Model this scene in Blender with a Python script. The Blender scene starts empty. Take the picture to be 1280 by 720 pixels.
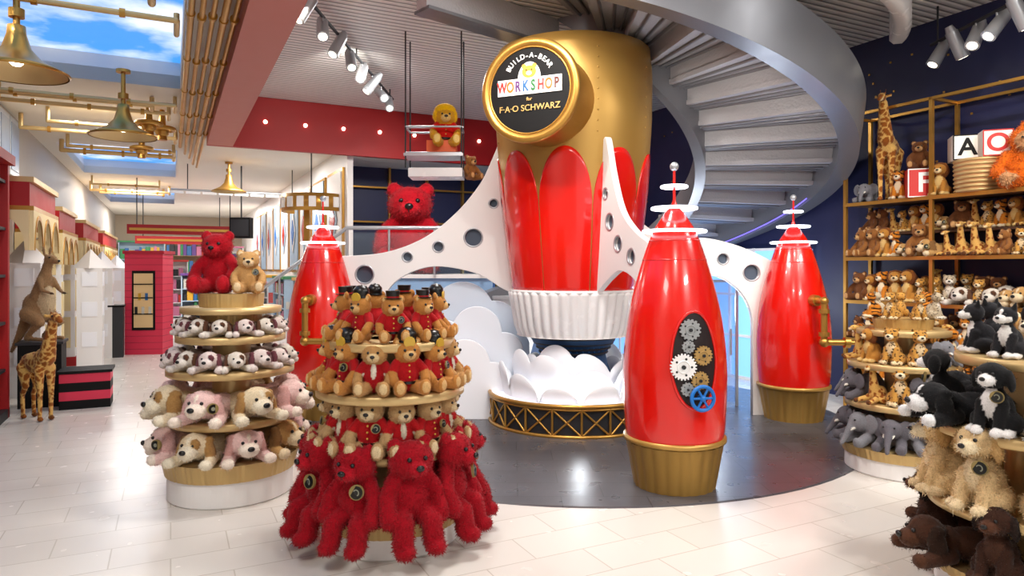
import bpy, bmesh, math, random
import numpy as np
from mathutils import Matrix, Vector, Euler
random.seed(7); rng=np.random.default_rng(7)
sc=bpy.context.scene
sc.view_settings.view_transform='Standard'
D=math.radians
TH=math.atan(.5)
CT,ST=math.cos(TH),math.sin(TH)
def ut(u,t): return (u*CT-t*ST, u*ST+t*CT)
def lin(c): return c/12.92 if c<=.04045 else ((c+.055)/1.055)**2.4
def hx(h):
    h=h.lstrip('#'); return tuple(lin(int(h[i:i+2],16)/255) for i in (0,2,4))
# ---------------------------------------------------------------- materials
MC={}
def mat(name,col='#ffffff',rough=.5,metal=0,emit=0,coat=0,bump=None,noise=None,trans=0,alpha=1,spec=.5):
    if name in MC: return MC[name]
    m=bpy.data.materials.new(name); m.use_nodes=True; nt=m.node_tree; b=nt.nodes['Principled BSDF']
    c=hx(col) if isinstance(col,str) else col
    b.inputs['Base Color'].default_value=(*c,1); b.inputs['Roughness'].default_value=rough
    b.inputs['Metallic'].default_value=metal; b.inputs['Specular IOR Level'].default_value=spec
    b.inputs['Coat Weight'].default_value=coat; b.inputs['Coat Roughness'].default_value=.05
    if trans: b.inputs['Transmission Weight'].default_value=trans
    if alpha<1: b.inputs['Alpha'].default_value=alpha
    if emit:
        b.inputs['Emission Color'].default_value=(*c,1); b.inputs['Emission Strength'].default_value=emit
    tc=nt.nodes.new('ShaderNodeTexCoord'); n=nt.nodes.new('ShaderNodeTexNoise'); n.inputs['Scale'].default_value=noise or 6
    nt.links.new(tc.outputs['Object'],n.inputs['Vector'])
    mr=nt.nodes.new('ShaderNodeMapRange'); mr.inputs['To Min'].default_value=max(0,rough-.05); mr.inputs['To Max'].default_value=min(1,rough+.07)
    nt.links.new(n.outputs['Fac'],mr.inputs['Value']); nt.links.new(mr.outputs['Result'],b.inputs['Roughness'])
    if bump:
        bp=nt.nodes.new('ShaderNodeBump'); bp.inputs['Strength'].default_value=bump; bp.inputs['Distance'].default_value=.01
        nt.links.new(n.outputs['Fac'],bp.inputs['Height']); nt.links.new(bp.outputs['Normal'],b.inputs['Normal'])
    MC[name]=m; return m
def brickmat(name,c1,c2,mortar,bw,bh,ms,rough,rot=0,bumpd=.3):
    m=mat(name,c1,rough); nt=m.node_tree; b=nt.nodes['Principled BSDF']; tc=nt.nodes['Texture Coordinate']
    br=nt.nodes.new('ShaderNodeTexBrick'); br.inputs['Color1'].default_value=(*hx(c1),1); br.inputs['Color2'].default_value=(*hx(c2),1)
    br.inputs['Mortar'].default_value=(*hx(mortar),1); br.inputs['Scale'].default_value=1
    br.inputs['Brick Width'].default_value=bw; br.inputs['Row Height'].default_value=bh; br.inputs['Mortar Size'].default_value=ms
    br.inputs['Mortar Smooth'].default_value=.2
    mp=nt.nodes.new('ShaderNodeMapping'); mp.inputs['Rotation'].default_value=(0,0,rot)
    nt.links.new(tc.outputs['Object'],mp.inputs['Vector']); nt.links.new(mp.outputs['Vector'],br.inputs['Vector'])
    nt.links.new(br.outputs['Color'],b.inputs['Base Color'])
    bp=nt.nodes.new('ShaderNodeBump'); bp.invert=True; bp.inputs['Strength'].default_value=bumpd; bp.inputs['Distance'].default_value=.003
    nt.links.new(br.outputs['Fac'],bp.inputs['Height']); nt.links.new(bp.outputs['Normal'],b.inputs['Normal'])
    return m
RED=mat('red_gloss_paint','#dc1206',.22,0,coat=.6)
GOLD=mat('gold_metal','#bd8f44',.32,.75)
GOLDP=mat('gold_satin_paint','#ba9149',.36,.5)
GOLDL=mat('pale_gold_metal','#cfb27c',.38,.5)
SILV=mat('brushed_silver','#b4b7bc',.34,.6)
STAIRG=mat('stair_grey_paint','#84868c',.36,.5)
STAIRL=mat('stair_light_steel','#b6b6ba',.5,.2,bump=.6,noise=40)
WHITE=mat('white_paint','#eceae8',.4)
WHITEG=mat('white_gloss','#f0f0f0',.25)
CREAM=mat('cream_paint','#e6d09c',.5)
BLACK=mat('black_matte','#060607',.6,spec=.25)
DARK=mat('dark_grey','#222327',.5)
NEON=mat('white_neon','#eef4ff',.3,emit=3)
LAMP=mat('lamp_glow','#fff3d8',.3,emit=6)
LED=mat('blue_violet_led','#8a7aff',.3,emit=.9)
GLASS=mat('clear_glass','#cfe6ee',.05,0,alpha=.07)
PORT=mat('porthole_glass','#566070',.08,.3)
BLUE=mat('blue_enamel','#1570c4',.35)
BLUED=mat('blue_mesh','#27507e',.5,.3)
GEARG=mat('gear_grey','#a2a6a8',.5,.3); GEART=mat('gear_tan','#b8955a',.5,.3)
REDM=mat('dark_red_wall','#a80e12',.5); PINK=mat('red_soffit_paint','#bf7166',.55)
NAVY=mat('navy_wall','#1b2048',.5)
PINKB=mat('pink_paint','#d8304f',.5)
WOOD=mat('shelf_brown','#4a2f1c',.5)
CLOUD=mat('cloud_white','#f2f4f9',.5)
SOFTB=mat('pale_blue_glow','#7fb8fa',.4,emit=1.0)
FLOOR=brickmat('floor_tile','#d8d3cc','#dedad3','#c0bab0',.6,.3,.004,.24,bumpd=.15)
DTILE=brickmat('dark_slate_tile','#4a4a4f','#55555a','#323237',.6,.3,.004,.28)
SLAT=mat('gold_slats','#c4a56c',.4,.4)
def corrug(name,col,scale,axis='Y',metal=.1):
    m=mat(name,col,.4,metal); nt=m.node_tree; b=nt.nodes['Principled BSDF']; tc=nt.nodes['Texture Coordinate']
    w=nt.nodes.new('ShaderNodeTexWave'); w.bands_direction=axis; w.inputs['Scale'].default_value=scale; w.inputs['Distortion'].default_value=0
    nt.links.new(tc.outputs['Object'],w.inputs['Vector'])
    r=nt.nodes.new('ShaderNodeValToRGB'); r.color_ramp.elements[0].position=.08; r.color_ramp.elements[1].position=.26
    c=hx(col); r.color_ramp.elements[0].color=(*[x*.3 for x in c],1); r.color_ramp.elements[1].color=(*c,1)
    nt.links.new(w.outputs['Fac'],r.inputs['Fac']); nt.links.new(r.outputs['Color'],b.inputs['Base Color'])
    bp=nt.nodes.new('ShaderNodeBump'); bp.inputs['Strength'].default_value=.45; bp.inputs['Distance'].default_value=.03
    nt.links.new(w.outputs['Fac'],bp.inputs['Height']); nt.links.new(bp.outputs['Normal'],b.inputs['Normal'])
    return m
CORR=corrug('corrugated_metal','#eceae6',3.2)
def skymat():
    m=mat('backlit_sky_print','#3d8fe0',.5); nt=m.node_tree; b=nt.nodes['Principled BSDF']; tc=nt.nodes['Texture Coordinate']
    n=nt.nodes.new('ShaderNodeTexNoise'); n.inputs['Scale'].default_value=1.1; n.inputs['Detail'].default_value=6
    nt.links.new(tc.outputs['Object'],n.inputs['Vector'])
    r=nt.nodes.new('ShaderNodeValToRGB'); r.color_ramp.elements[0].position=.47; r.color_ramp.elements[1].position=.66
    r.color_ramp.elements[0].color=(*hx('#3f95e6'),1); r.color_ramp.elements[1].color=(*hx('#f2f8ff'),1)
    nt.links.new(n.outputs['Fac'],r.inputs['Fac']); nt.links.new(r.outputs['Color'],b.inputs['Emission Color']); b.inputs['Base Color'].default_value=(.05,.1,.2,1)
    b.inputs['Emission Strength'].default_value=1.2
    return m
SKY=skymat()
# ---------------------------------------------------------------- mesh builder
def E(name,loc=(0,0,0),rz=0,parent=None):
    o=bpy.data.objects.new(name,None); o.location=loc; o.rotation_euler=(0,0,rz); o.empty_display_size=.1
    sc.collection.objects.link(o); o.parent=parent; return o
def frame(o,n):
    n=Vector(n).normalized(); r=Vector((0,0,1)).cross(n).normalized(); u=n.cross(r)
    M=Matrix(((r.x,u.x,n.x,o[0]),(r.y,u.y,n.y,o[1]),(r.z,u.z,n.z,o[2]),(0,0,0,1))); return M
class MB:
    def __init__(s): s.v=[];s.f=[];s.m=[];s.s=[];s.mats=[]
    def mi(s,m):
        if m not in s.mats: s.mats.append(m)
        return s.mats.index(m)
    def add(s,vs,fs,m,smooth=False,M=None):
        o=len(s.v); i=s.mi(m)
        for v in vs:
            s.v.append(tuple(M@Vector(v)) if M is not None else tuple(v))
        for f in fs: s.f.append(tuple(o+k for k in f)); s.m.append(i); s.s.append(smooth)
    def box(s,c,d,m,rz=0,M=None):
        x,y,z=[k/2 for k in d]; T=Matrix.Translation(c)@Matrix.Rotation(rz,4,'Z')
        if M is not None: T=M@T
        vs=[(a*x,b*y,e*z) for a in(-1,1) for b in(-1,1) for e in(-1,1)]
        s.add(vs,[(0,1,3,2),(4,6,7,5),(0,4,5,1),(2,3,7,6),(0,2,6,4),(1,5,7,3)],m,False,T)
    def bb(s,a,b,m,M=None):
        s.box([(a[i]+b[i])/2 for i in range(3)],[abs(b[i]-a[i]) for i in range(3)],m,0,M)
    def lathe(s,prof,n,m,c=(0,0,0),flute=0,nf=0,M=None,smooth=True,a0=0,a1=2*math.pi):
        vs=[];full=abs(a1-a0-2*math.pi)<1e-6; k=n if full else n+1
        for r,z in prof:
            for i in range(k):
                a=a0+(a1-a0)*i/n
                rr=r*(1+flute*abs(math.sin(nf*a/2))) if flute else r
                vs.append((c[0]+rr*math.cos(a),c[1]+rr*math.sin(a),c[2]+z))
        fs=[]
        for j in range(len(prof)-1):
            for i in range(n):
                i2=(i+1)%k
                fs.append((j*k+i,j*k+i2,(j+1)*k+i2,(j+1)*k+i))
        s.add(vs,fs,m,smooth,M)
    def disc(s,r,z,n,m,c=(0,0,0),M=None):
        s.add([(c[0]+r*math.cos(2*math.pi*i/n),c[1]+r*math.sin(2*math.pi*i/n),c[2]+z) for i in range(n)],[tuple(range(n))],m,False,M)
    def drum(s,r0,r1,z0,z1,n,m,c=(0,0,0),top=None,flute=0,nf=0,M=None):
        s.lathe([(r0,z0),(r1,z1)],n,m,c,flute,nf,M)
        s.disc(r1*(1+flute*.3),z1,n,top or m,c,M); s.disc(r0,z0,n,m,c,M)
    def cyl(s,p0,p1,r0,r1,m,n=14,M=None,smooth=True):
        p0=Vector(p0);p1=Vector(p1); d=(p1-p0); L=d.length
        if L<1e-6: return
        T=Matrix.Translation(p0)@d.to_track_quat('Z','Y').to_matrix().to_4x4()
        if M is not None: T=M@T
        s.lathe([(r0,0),(r1,L)],n,m,M=T,smooth=smooth); s.disc(r0,0,n,m,M=T); s.disc(r1,L,n,m,M=T)
    def sph(s,c,r,m,n=12,M=None):
        if not hasattr(r,'__len__'): r=(r,r,r)
        vs=[];k=n
        h=max(4,n//2)
        for j in range(1,h):
            ph=math.pi*j/h
            for i in range(k):
                a=2*math.pi*i/k; vs.append((c[0]+r[0]*math.sin(ph)*math.cos(a),c[1]+r[1]*math.sin(ph)*math.sin(a),c[2]+r[2]*math.cos(ph)))
        t=len(vs); vs.append((c[0],c[1],c[2]+r[2])); vs.append((c[0],c[1],c[2]-r[2])); fs=[]
        for j in range(h-2):
            for i in range(k): fs.append((j*k+i,(j+1)*k+i,(j+1)*k+(i+1)%k,j*k+(i+1)%k))
        for i in range(k):
            fs.append((t,i,(i+1)%k)); fs.append((t+1,(h-2)*k+(i+1)%k,(h-2)*k+i))
        s.add(vs,fs,m,True,M)
    def tube(s,pts,r,m,n=10,M=None):
        for a,b in zip(pts[:-1],pts[1:]): s.cyl(a,b,r,r,m,n,M)
        for p in pts[1:-1]: s.sph(p,r*1.02,m,n,M)
    def torus(s,c,R,r,m,n=40,k=8,M=None):
        vs=[];fs=[]
        for i in range(n):
            a=2*math.pi*i/n
            for j in range(k):
                b=2*math.pi*j/k; vs.append((c[0]+(R+r*math.cos(b))*math.cos(a),c[1]+(R+r*math.cos(b))*math.sin(a),c[2]+r*math.sin(b)))
        for i in range(n):
            for j in range(k): fs.append((i*k+j,((i+1)%n)*k+j,((i+1)%n)*k+(j+1)%k,i*k+(j+1)%k))
        s.add(vs,fs,m,True,M)
    def prism(s,poly,z0,z1,m,M=None):
        n=len(poly); vs=[(x,y,z0) for x,y in poly]+[(x,y,z1) for x,y in poly]
        s.add(vs,[tuple(range(n))[::-1],tuple(range(n,2*n))]+[(i,(i+1)%n,n+(i+1)%n,n+i) for i in range(n)],m,False,M)
    def obj(s,name,parent=None,loc=(0,0,0),rz=0,bevel=0):
        me=bpy.data.meshes.new(name); me.from_pydata(s.v,[],s.f)
        for m in s.mats: me.materials.append(m)
        me.polygons.foreach_set('material_index',s.m); me.polygons.foreach_set('use_smooth',s.s); me.update()
        bm=bmesh.new(); bm.from_mesh(me); bmesh.ops.recalc_face_normals(bm,faces=bm.faces[:]); bm.to_mesh(me); bm.free()
        o=bpy.data.objects.new(name,me); sc.collection.objects.link(o); o.location=loc; o.rotation_euler=(0,0,rz); o.parent=parent
        if bevel:
            b=o.modifiers.new('b','BEVEL'); b.width=bevel; b.segments=2; b.limit_method='ANGLE'
        return o
def text(body,size,m,M,name,parent,ext=.003,spacing=1,off=.012):
    cu=bpy.data.curves.new(name,'FONT'); cu.body=body; cu.size=size; cu.extrude=ext; cu.align_x='CENTER'; cu.align_y='CENTER'; cu.space_character=spacing
    cu.offset=size*off
    cu.materials.append(m); o=bpy.data.objects.new(name,cu); sc.collection.objects.link(o); o.parent=parent; o.matrix_local=M; return o
def catmull(pts,seg=8,closed=False):
    out=[];n=len(pts)
    for i in range(n-1):
        p0=pts[max(i-1,0)];p1=pts[i];p2=pts[i+1];p3=pts[min(i+2,n-1)]
        for k in range(seg):
            t=k/seg
            out.append(tuple(.5*((2*p1[j])+(-p0[j]+p2[j])*t+(2*p0[j]-5*p1[j]+4*p2[j]-p3[j])*t*t+(-p0[j]+3*p1[j]-3*p2[j]+p3[j])*t**3) for j in range(len(p1))))
    out.append(tuple(pts[-1])); return out
def panel(name,outline,holes,M,m,parent,th=.035):
    cu=bpy.data.curves.new(name,'CURVE'); cu.dimensions='2D'; cu.fill_mode='BOTH'; cu.extrude=th; cu.bevel_depth=.006; cu.bevel_resolution=1
    def sp(pts):
        s=cu.splines.new('POLY'); s.points.add(len(pts)-1)
        for i,p in enumerate(pts): s.points[i].co=(p[0],p[1],0,1)
        s.use_cyclic_u=True
    sp(outline)
    for (x,y,r) in holes: sp([(x+r*math.cos(a),y+r*math.sin(a)) for a in np.linspace(0,2*math.pi,28,endpoint=False)])
    cu.materials.append(m); o=bpy.data.objects.new(name,cu); sc.collection.objects.link(o); o.parent=parent; o.matrix_local=M
    b=MB()
    for (x,y,r) in holes:
        b.torus((x,y,th),r,.012,SILV,28,6); b.disc(r,0,28,PORT,(x,y,0))
    if holes:
        q=b.obj(name+'_portholes',parent); q.matrix_local=M
    return o
RZ=TH
# ---------------------------------------------------------------- ROOM (local axes u,t rotated by TH)
b=MB(); b.bb((-8,-5,-.1),(9,32,0),FLOOR); b.obj('floor',rz=RZ)
b=MB(); b.lathe([(0,.006),(2.9,.006),(2.92,0)],96,DTILE,smooth=False); b.obj('floor_dark_inlay',loc=(.64,7.46,0))
CEILW=mat('white_ceiling','#e2ddd4',.6)
b=MB()
b.bb((-1.95,-5,3.7),(-1.7,31,3.85),CEILW); b.bb((.1,-5,3.7),(.5,31,3.85),CEILW)
sk=[(3.2,8.9),(13.6,17.6),(21,25)]
edges=[-5]+[e for p in sk for e in p]+[31]
for i in range(0,len(edges),2): b.bb((-1.7,edges[i],3.7),(.1,edges[i+1],3.85),CEILW)
b.bb((.5,11.6,3.7),(2.8,31,3.85),CEILW); b.bb((2.8,11.6,3.5),(7.5,12.7,3.6),CEILW)
b.obj('ceiling',rz=RZ)
b=MB(); b.bb((.87,-5,4.32),(7.5,11.5,4.42),CORR); b.obj('ceiling_metal',rz=RZ)
for k,(a,c) in enumerate(sk):
    b=MB(); b.bb((-1.7,a,4.0),(.1,c,4.03),SKY)
    for q in (((-1.72,a,3.7),(-1.7,c,4.0)),((.1,a,3.7),(.12,c,4.0)),((-1.7,a-.02,3.7),(.1,a,4.0)),((-1.7,c,3.7),(.1,c+.02,4.0))): b.bb(q[0],q[1],WHITE)
    b.obj('window_%d'%(k+1),rz=RZ)
b=MB(); b.bb((.5,-5,3.5),(.87,11.5,4.42),PINK); b.obj('ceiling_beam',rz=RZ)
b=MB(); b.bb((.5,11.5,3.5),(7.5,11.6,4.42),REDM)
for i in range(7): b.sph((1.35+i*.62,11.49,3.93),.032,LAMP,10)
b.obj('wall_fascia',rz=RZ)
WLEFT=mat('left_wall_grey','#b4aca2',.6)
b=MB(); b.bb((-2.1,-5,0),(-1.95,31,3.85),WLEFT)
b.obj('wall_left',rz=RZ)
b=MB()
for i in range(14):
    t=3.0+i*.62; b.bb((-1.95,t,2.85),(-1.90,t+.58,3.62),mat('silver_wall_cladding','#b8bdc4',.35,.3)); b.bb((-1.905,t+.05,2.92),(-1.89,t+.53,3.55),mat('cladding_inset','#98a2b0',.3,.4))
b.obj('trim_1',rz=RZ)
b=MB(); b.bb((7.5,-5,0),(7.6,12.8,4.42),NAVY)
for i in range(60):
    t=random.uniform(2,10);z=random.uniform(2.5,4.2); b.bb((7.49,t,z),(7.5,t+.02,z+.02),GOLD)
b.obj('wall_right',rz=RZ)
b=MB(); b.bb((2.8,12.7,0),(7.5,12.8,3.7),NAVY)
for u in np.arange(2.95,7.4,.75):
    b.bb((u,12.62,0),(u+.04,12.7,3.5),GOLD)
for z in (1.75,2.45,3.1): b.bb((2.8,12.6,z),(7.5,12.7,z+.03),GOLD)
b.obj('wall_back',rz=RZ)
WB=mat('pale_blue_wall','#9fb6ca',.5)
b=MB(); b.bb((2.7,11.7,0),(2.8,31,3.7),WHITE)
for i,t in enumerate(np.arange(11.9,24,1.5)):
    b.bb((2.66,t,1.5),(2.7,t+1.25,3.35),GOLD); b.bb((2.64,t+.06,1.56),(2.66,t+1.19,3.29),WB if i%2 else WHITE)
    Mx=Matrix.Translation((2.63,t+.62,2.45))@Matrix.Rotation(math.pi/2,4,'Y')
    for (w,h,mm,zz) in ((.5,.34,WHITEG if i%2 else WB,0),(.3,.2,BLUE if i%2 else RED,-.012)):
        b.prism([(-w,0),(0,-h),(w,0),(0,h)],-.01+zz,zz,mm,Mx)
b.obj('wall_corridor',rz=RZ)
b=MB(); b.bb((-2.1,31,0),(2.8,31.1,3.85),mat('end_wall','#b8a894',.6)); b.obj('wall_end',rz=RZ)
# ---------------------------------------------------------------- pipes
b=MB()
for i,u in enumerate((.14,.22,.30,.38,.46)):
    b.cyl((u,1,3.60-.02*(i%2)),(u,12.5+i*.6,3.60-.02*(i%2)),.022+.006*(i%3==0),.022+.006*(i%3==0),GOLD,12)
    for t in np.arange(2,12.4,1.3): b.cyl((u,t,3.6-.02*(i%2)),(u,t+.05,3.6-.02*(i%2)),.036,.036,GOLD,12)
for t in (5.2,5.9,8.95,9.1,9.4,10.6,11.2,12.6,13.2,18,19.2,20):
    z=3.52-.04*random.random(); r=.022+.014*random.random()
    u0=-1.85+random.random()*.5; u1=.1-random.random()*.35
    b.tube([(u0,t,3.69),(u0,t,z),(u1,t,z),(u1,t+.35,z),(u1,t+.35,3.69)],r,GOLDL,12)
    for u in np.arange(u0+.3,u1,.55): b.cyl((u,t,z),(u+.04,t,z),r*1.5,r*1.5,GOLD,12)
for (u,t) in ((-.25,9.9),(-.1,10.2),(-.4,12)):
    b.torus((u,t,3.45),.14,.03,GOLD,24,8); b.cyl((u,t,3.3),(u,t,3.7),.06,.03,GOLD); b.sph((u,t,3.42),.09,GOLD)
b.obj('ceiling_pipes',rz=RZ)
for (x,y,z,s) in ((-3.52,4.85,2.98,1),(-4.1,7.2,2.98,1),(-5.6,13.5,3.1,1)):
    b=MB(); b.lathe([(.32,0),(.33,.015),(.26,.05),(.16,.10),(.09,.18),(.06,.28),(.055,.34),(.0,.36)],40,GOLD); b.lathe([(.31,.004),(.25,.045),(.15,.095),(.08,.17),(0,.2)],40,GOLDL)
    b.sph((0,0,.10),.05,LAMP); b.cyl((0,0,.34),(0,0,3.69-z),.022,.022,GOLD); b.cyl((0,0,3.66-z),(0,0,3.69-z),.07,.07,GOLD)
    b.cyl((0,0,.40),(0,0,.46),.05,.05,GOLD)
    b.obj('bell_pendant_lamp',loc=(x,y,z))
# ---------------------------------------------------------------- track lights
def track(name,p0,p1,zc,aims):
    e=E(name); b=MB(); b.cyl((*p0,zc),(*p1,zc),.018,.018,DARK,8)
    p0=Vector((*p0,zc));p1=Vector((*p1,zc))
    for k in (0.05,.5,.95):
        q=p0.lerp(p1,k); b.cyl(q,(q.x,q.y,4.318),.01,.01,DARK,8)
    n=len(aims)
    for i,a in enumerate(aims):
        q=p0.lerp(p1,(i+.5)/n); d=(Vector(a)-q).normalized(); c=q+Vector((0,0,-.13))
        b.cyl(q,c,.012,.012,SILV,8); b.cyl(c-d*.14,c+d*.14,.058,.066,SILV,18); b.cyl(c-d*.20,c-d*.14,.035,.05,SILV,18)
        b.cyl(c+d*.141,c+d*.144,.045,.045,LAMP,18)
    b.obj('track_heads',e)
track('track_light',(-2.0,6.3),(-1.85,10.6),4.22,[(-4,5,0),(-1,4,0),(-3,6,1),(-1,6,1),(-2,5,0),(-4,8,1),(0,7,2),(-1,7,1)])
track('track_light',(4.45,5.0),(4.42,7.2),3.95,[(2,6,1),(6,5,1),(2,5,2),(6,6,1),(2,6,1),(2,5,0),(6,7,1),(2,7,0)])
# ---------------------------------------------------------------- toy rockets
def rocket(x,y,ang=None,kind='gear'):
    e=E('toy_rocket',(x,y,0)); b=MB()
    prof=[(.350,.36),(.360,.42),(.368,.55),(.374,.72),(.374,.88),(.362,1.05),(.335,1.25),(.298,1.42),(.255,1.58),(.205,1.74),(.15,1.88),(.095,1.97),(.05,2.03),(.0,2.06)]
    b.lathe(catmull(prof,5),64,RED)
    b.torus((0,0,1.80),.181,.006,RED,48,6); b.torus((0,0,1.66),.232,.004,RED,48,6)
    b.obj('body',e)
    b=MB()
    n=22
    b.lathe([(.285,.0),(.29,.02),(.345,.33),(.352,.335)],132,GOLDP,flute=.028,nf=n)
    b.lathe([(.352,.335),(.372,.345),(.372,.372),(.345,.38)],64,GOLDP); b.disc(.285,0,64,GOLDP); b.obj('base',e)
    b=MB(); b.cyl((0,0,2.02),(0,0,2.34),.011,.009,RED); b.sph((0,0,2.35),.034,SILV); b.cyl((0,0,2.02),(0,0,2.1),.035,.012,RED)
    for z,R in ((1.87,.225),(2.04,.16),(2.20,.09)):
        b.torus((0,0,z),R,.012,NEON,56,8); b.lathe([(0.01,z),(R-.005,z)],48,mat('ring_acrylic','#e9f1ff',.1,0,alpha=.45,emit=.3)); 
    b.obj('antenna_rings',e)
    b=MB()
    if kind=='gear':
        A=D(9)
        def P(a,z,off=0,base=None):
            r=(base or (.374 if z<.95 else .374-(z-.95)*.09))+off; return (r*math.sin(a),-r*math.cos(a),z)
        zc=.965; hw=.45; hh=.335; N=40
        for (k,o,m) in ((1.0,.004,mat('gear_window_dark','#1c0b0c',.5)),):
            vs=[P(A,zc,o)];
            rings=5
            for j in range(1,rings+1):
                for i in range(N):
                    q=2*math.pi*i/N; s=j/rings; vs.append(P(A+hw*s*math.cos(q),zc+hh*s*math.sin(q),o))
            fs=[(0,1+i,1+(i+1)%N) for i in range(N)]
            for j in range(rings-1):
                for i in range(N): fs.append((1+j*N+i,1+(j+1)*N+i,1+(j+1)*N+(i+1)%N,1+j*N+(i+1)%N))
            b.add(vs,fs,m,True)
        pts=[P(A+hw*math.cos(2*math.pi*i/N),zc+hh*math.sin(2*math.pi*i/N),.006) for i in range(N+1)]
        b.tube(pts,.011,RED,8)
        def gear(a,z,R,teeth,m,off,spokes=0):
            p=P(A+a,z,off); n=(math.sin(A+a*.6),-math.cos(A+a*.6),0); M=frame(p,n); poly=[]
            for i in range(teeth):
                for (q,r) in ((.0,R*.86),(.18,R*.88),(.3,R),(.62,R),(.74,R*.88)):
                    an=2*math.pi*(i+q)/teeth; poly.append((r*math.cos(an),r*math.sin(an)))
            if spokes:
                b.torus((0,0,0),R*.85,R*.14,m,32,8,M=M); b.sph((0,0,0),R*.25,m,M=M)
                for i in range(spokes): 
                    an=2*math.pi*i/spokes; b.cyl((0,0,0),(R*.85*math.cos(an),R*.85*math.sin(an),0),R*.09,R*.09,m,8,M=M)
            else:
                b.prism(poly,-.008,.008,m,M); b.torus((0,0,.01),R*.45,R*.05,m,24,6,M=M); b.cyl((0,0,0),(0,0,.02),R*.16,R*.16,DARK,12,M=M)
                for i in range(5):
                    an=2*math.pi*i/5; b.cyl((R*.62*math.cos(an),R*.62*math.sin(an),0.0),(R*.62*math.cos(an),R*.62*math.sin(an),.0095),R*.09,R*.09,DARK,8,M=M)
        gear(-.10,1.175,.075,16,GEARG,.02); gear(-.24,.925,.092,24,WHITEG,.03); gear(.12,1.00,.068,18,GEART,.025)
        gear(.06,.83,.064,18,GEART,.02); gear(-.14,1.06,.045,12,GEARG,.017); gear(-.16,.77,.048,12,GEARG,.017)
        gear(.06,.715,.095,8,BLUE,.06,6)
        p=P(A+.06,.715,.0); q=P(A+.06,.715,.07); b.cyl(p,q,.012,.012,BLUE)
        b.obj('gear_window',e)
    else:
        a=ang; d=Vector((math.sin(a),-math.cos(a),0)); p=d*.33
        s=d*.50; 
        z1=1.27;z2=.86
        b.tube([p+Vector((0,0,z1)),s+Vector((0,0,z1)),s+Vector((0,0,z2)),s+Vector((.20,-.02,z2))],.032,GOLD,14)
        for z in (z1-.1,z2+.08): b.cyl(s+Vector((0,0,z-.02)),s+Vector((0,0,z+.02)),.052,.052,GOLD,18)
        b.cyl(s+Vector((.19,-.02,z2)),s+Vector((.24,-.025,z2)),.055,.055,GOLD,18); b.cyl(s+Vector((.24,-.02,z2)),s+Vector((.30,-.03,z2)),.022,.022,GOLD,12)
        b.cyl(d*.33+Vector((0,0,z1)),d*.40+Vector((0,0,z1)),.06,.055,GOLD,18); b.sph(s+Vector((0,0,z1)),.045,GOLD); b.sph(s+Vector((0,0,z2)),.05,GOLD)
        b.obj('brass_pipe',e)
    return e
rocket(1.20,5.05)
rocket(3.0,7.28,D(12),'pipe')
rocket(-2.05,7.4,D(-5),'pipe')
# ---------------------------------------------------------------- giant rocket
GX,GY=.65,7.25
g=E('giant_rocket_ship',(GX,GY,0))
def gr(z):
    P=[(1.3,.63),(1.8,.70),(2.4,.77),(3.1,.82),(3.6,.825),(3.85,.80)]
    for (a,ra),(c,rc) in zip(P[:-1],P[1:]):
        if z<=c: return ra+(rc-ra)*max(0,(z-a))/(c-a)
    return .8
b=MB(); prof=[(gr(z),z) for z in np.linspace(1.3,3.85,26)]+[(.6,3.9),(.1,3.95),(0,3.95)]
b.lathe(prof,96,GOLDP); b.disc(.6,1.32,48,DARK)
for k in range(8):
    a=2*math.pi*k/8+.2
    for i in range(9):
        z=2.9+i*.1; b.sph((gr(z)*math.cos(a),gr(z)*math.sin(a),z),.009,GOLDP,6)
b.obj('hull',g)
b=MB(); NP=9
for k in range(NP):
    a0=D(-101)+2*math.pi*k/NP; w=D(19.5); S=24;T=26; vs=[];fs=[]
    for i in range(S+1):
        s=-1+2*i/S
        s=math.sin(s*math.pi/2)
        zt=2.22+.54*max(0,1-abs(s)**2.1)**.55
        for j in range(T+1):
            z=1.36+(zt-1.36)*j/T
            r=gr(z)+.012; a=a0+s*w
            vs.append((r*math.cos(a),r*math.sin(a),z))
    for i in range(S):
        for j in range(T): fs.append((i*(T+1)+j,(i+1)*(T+1)+j,(i+1)*(T+1)+j+1,i*(T+1)+j+1))
    b.add(vs,fs,RED,True)
o=b.obj('red_petals',g); so=o.modifiers.new('s','SOLIDIFY'); so.thickness=.012
b=MB(); b.lathe([(.56,.90),(.60,1.0),(.655,1.32),(.66,1.345),(.64,1.36)],240,WHITEG,flute=.05,nf=40)
b.lathe([(.60,.90),(.5,.905),(.3,.93)],64,WHITE); b.lathe([(.66,1.345),(.675,1.35),(.67,1.375),(.62,1.38)],64,WHITEG)
b.obj('nozzle',g)
b=MB(); b.lathe([(.46,.90),(.44,.84),(.37,.76),(.34,.70),(.36,.6),(.42,.45),(.42,.3)],48,BLUED)
for z in (.88,.82,.77,.72): b.torus((0,0,z),.465-(.9-z)*.6,.012,DARK,48,6)
for i in range(36):
    a=2*math.pi*i/36; b.cyl((.455*math.cos(a),.455*math.sin(a),.89),(.36*math.cos(a+.2),.36*math.sin(a+.2),.74),.006,.006,BLUE,6)
b.obj('thruster',g)
n=Vector((-.405,-.913,0)); M=frame((n.x*1.22,n.y*1.22,3.20),n)
b=MB(); b.lathe([(.445,-.55),(.445,-.06),(.475,-.05),(.475,.0),(.46,.02),(.405,.02),(.395,-.01),(.39,-.03),(0,-.03)],72,GOLD,M=M)
b.lathe([(.385,-.005),(0,-.005)],64,BLACK,M=M,smooth=False); b.torus((0,0,0),.39,.008,GOLD,64,8,M=M)
b.obj('round_sign',g)
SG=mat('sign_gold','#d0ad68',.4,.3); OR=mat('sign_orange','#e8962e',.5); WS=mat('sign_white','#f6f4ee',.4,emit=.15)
b=MB(); f=M@Matrix.Translation((0,.03,.0))
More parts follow.
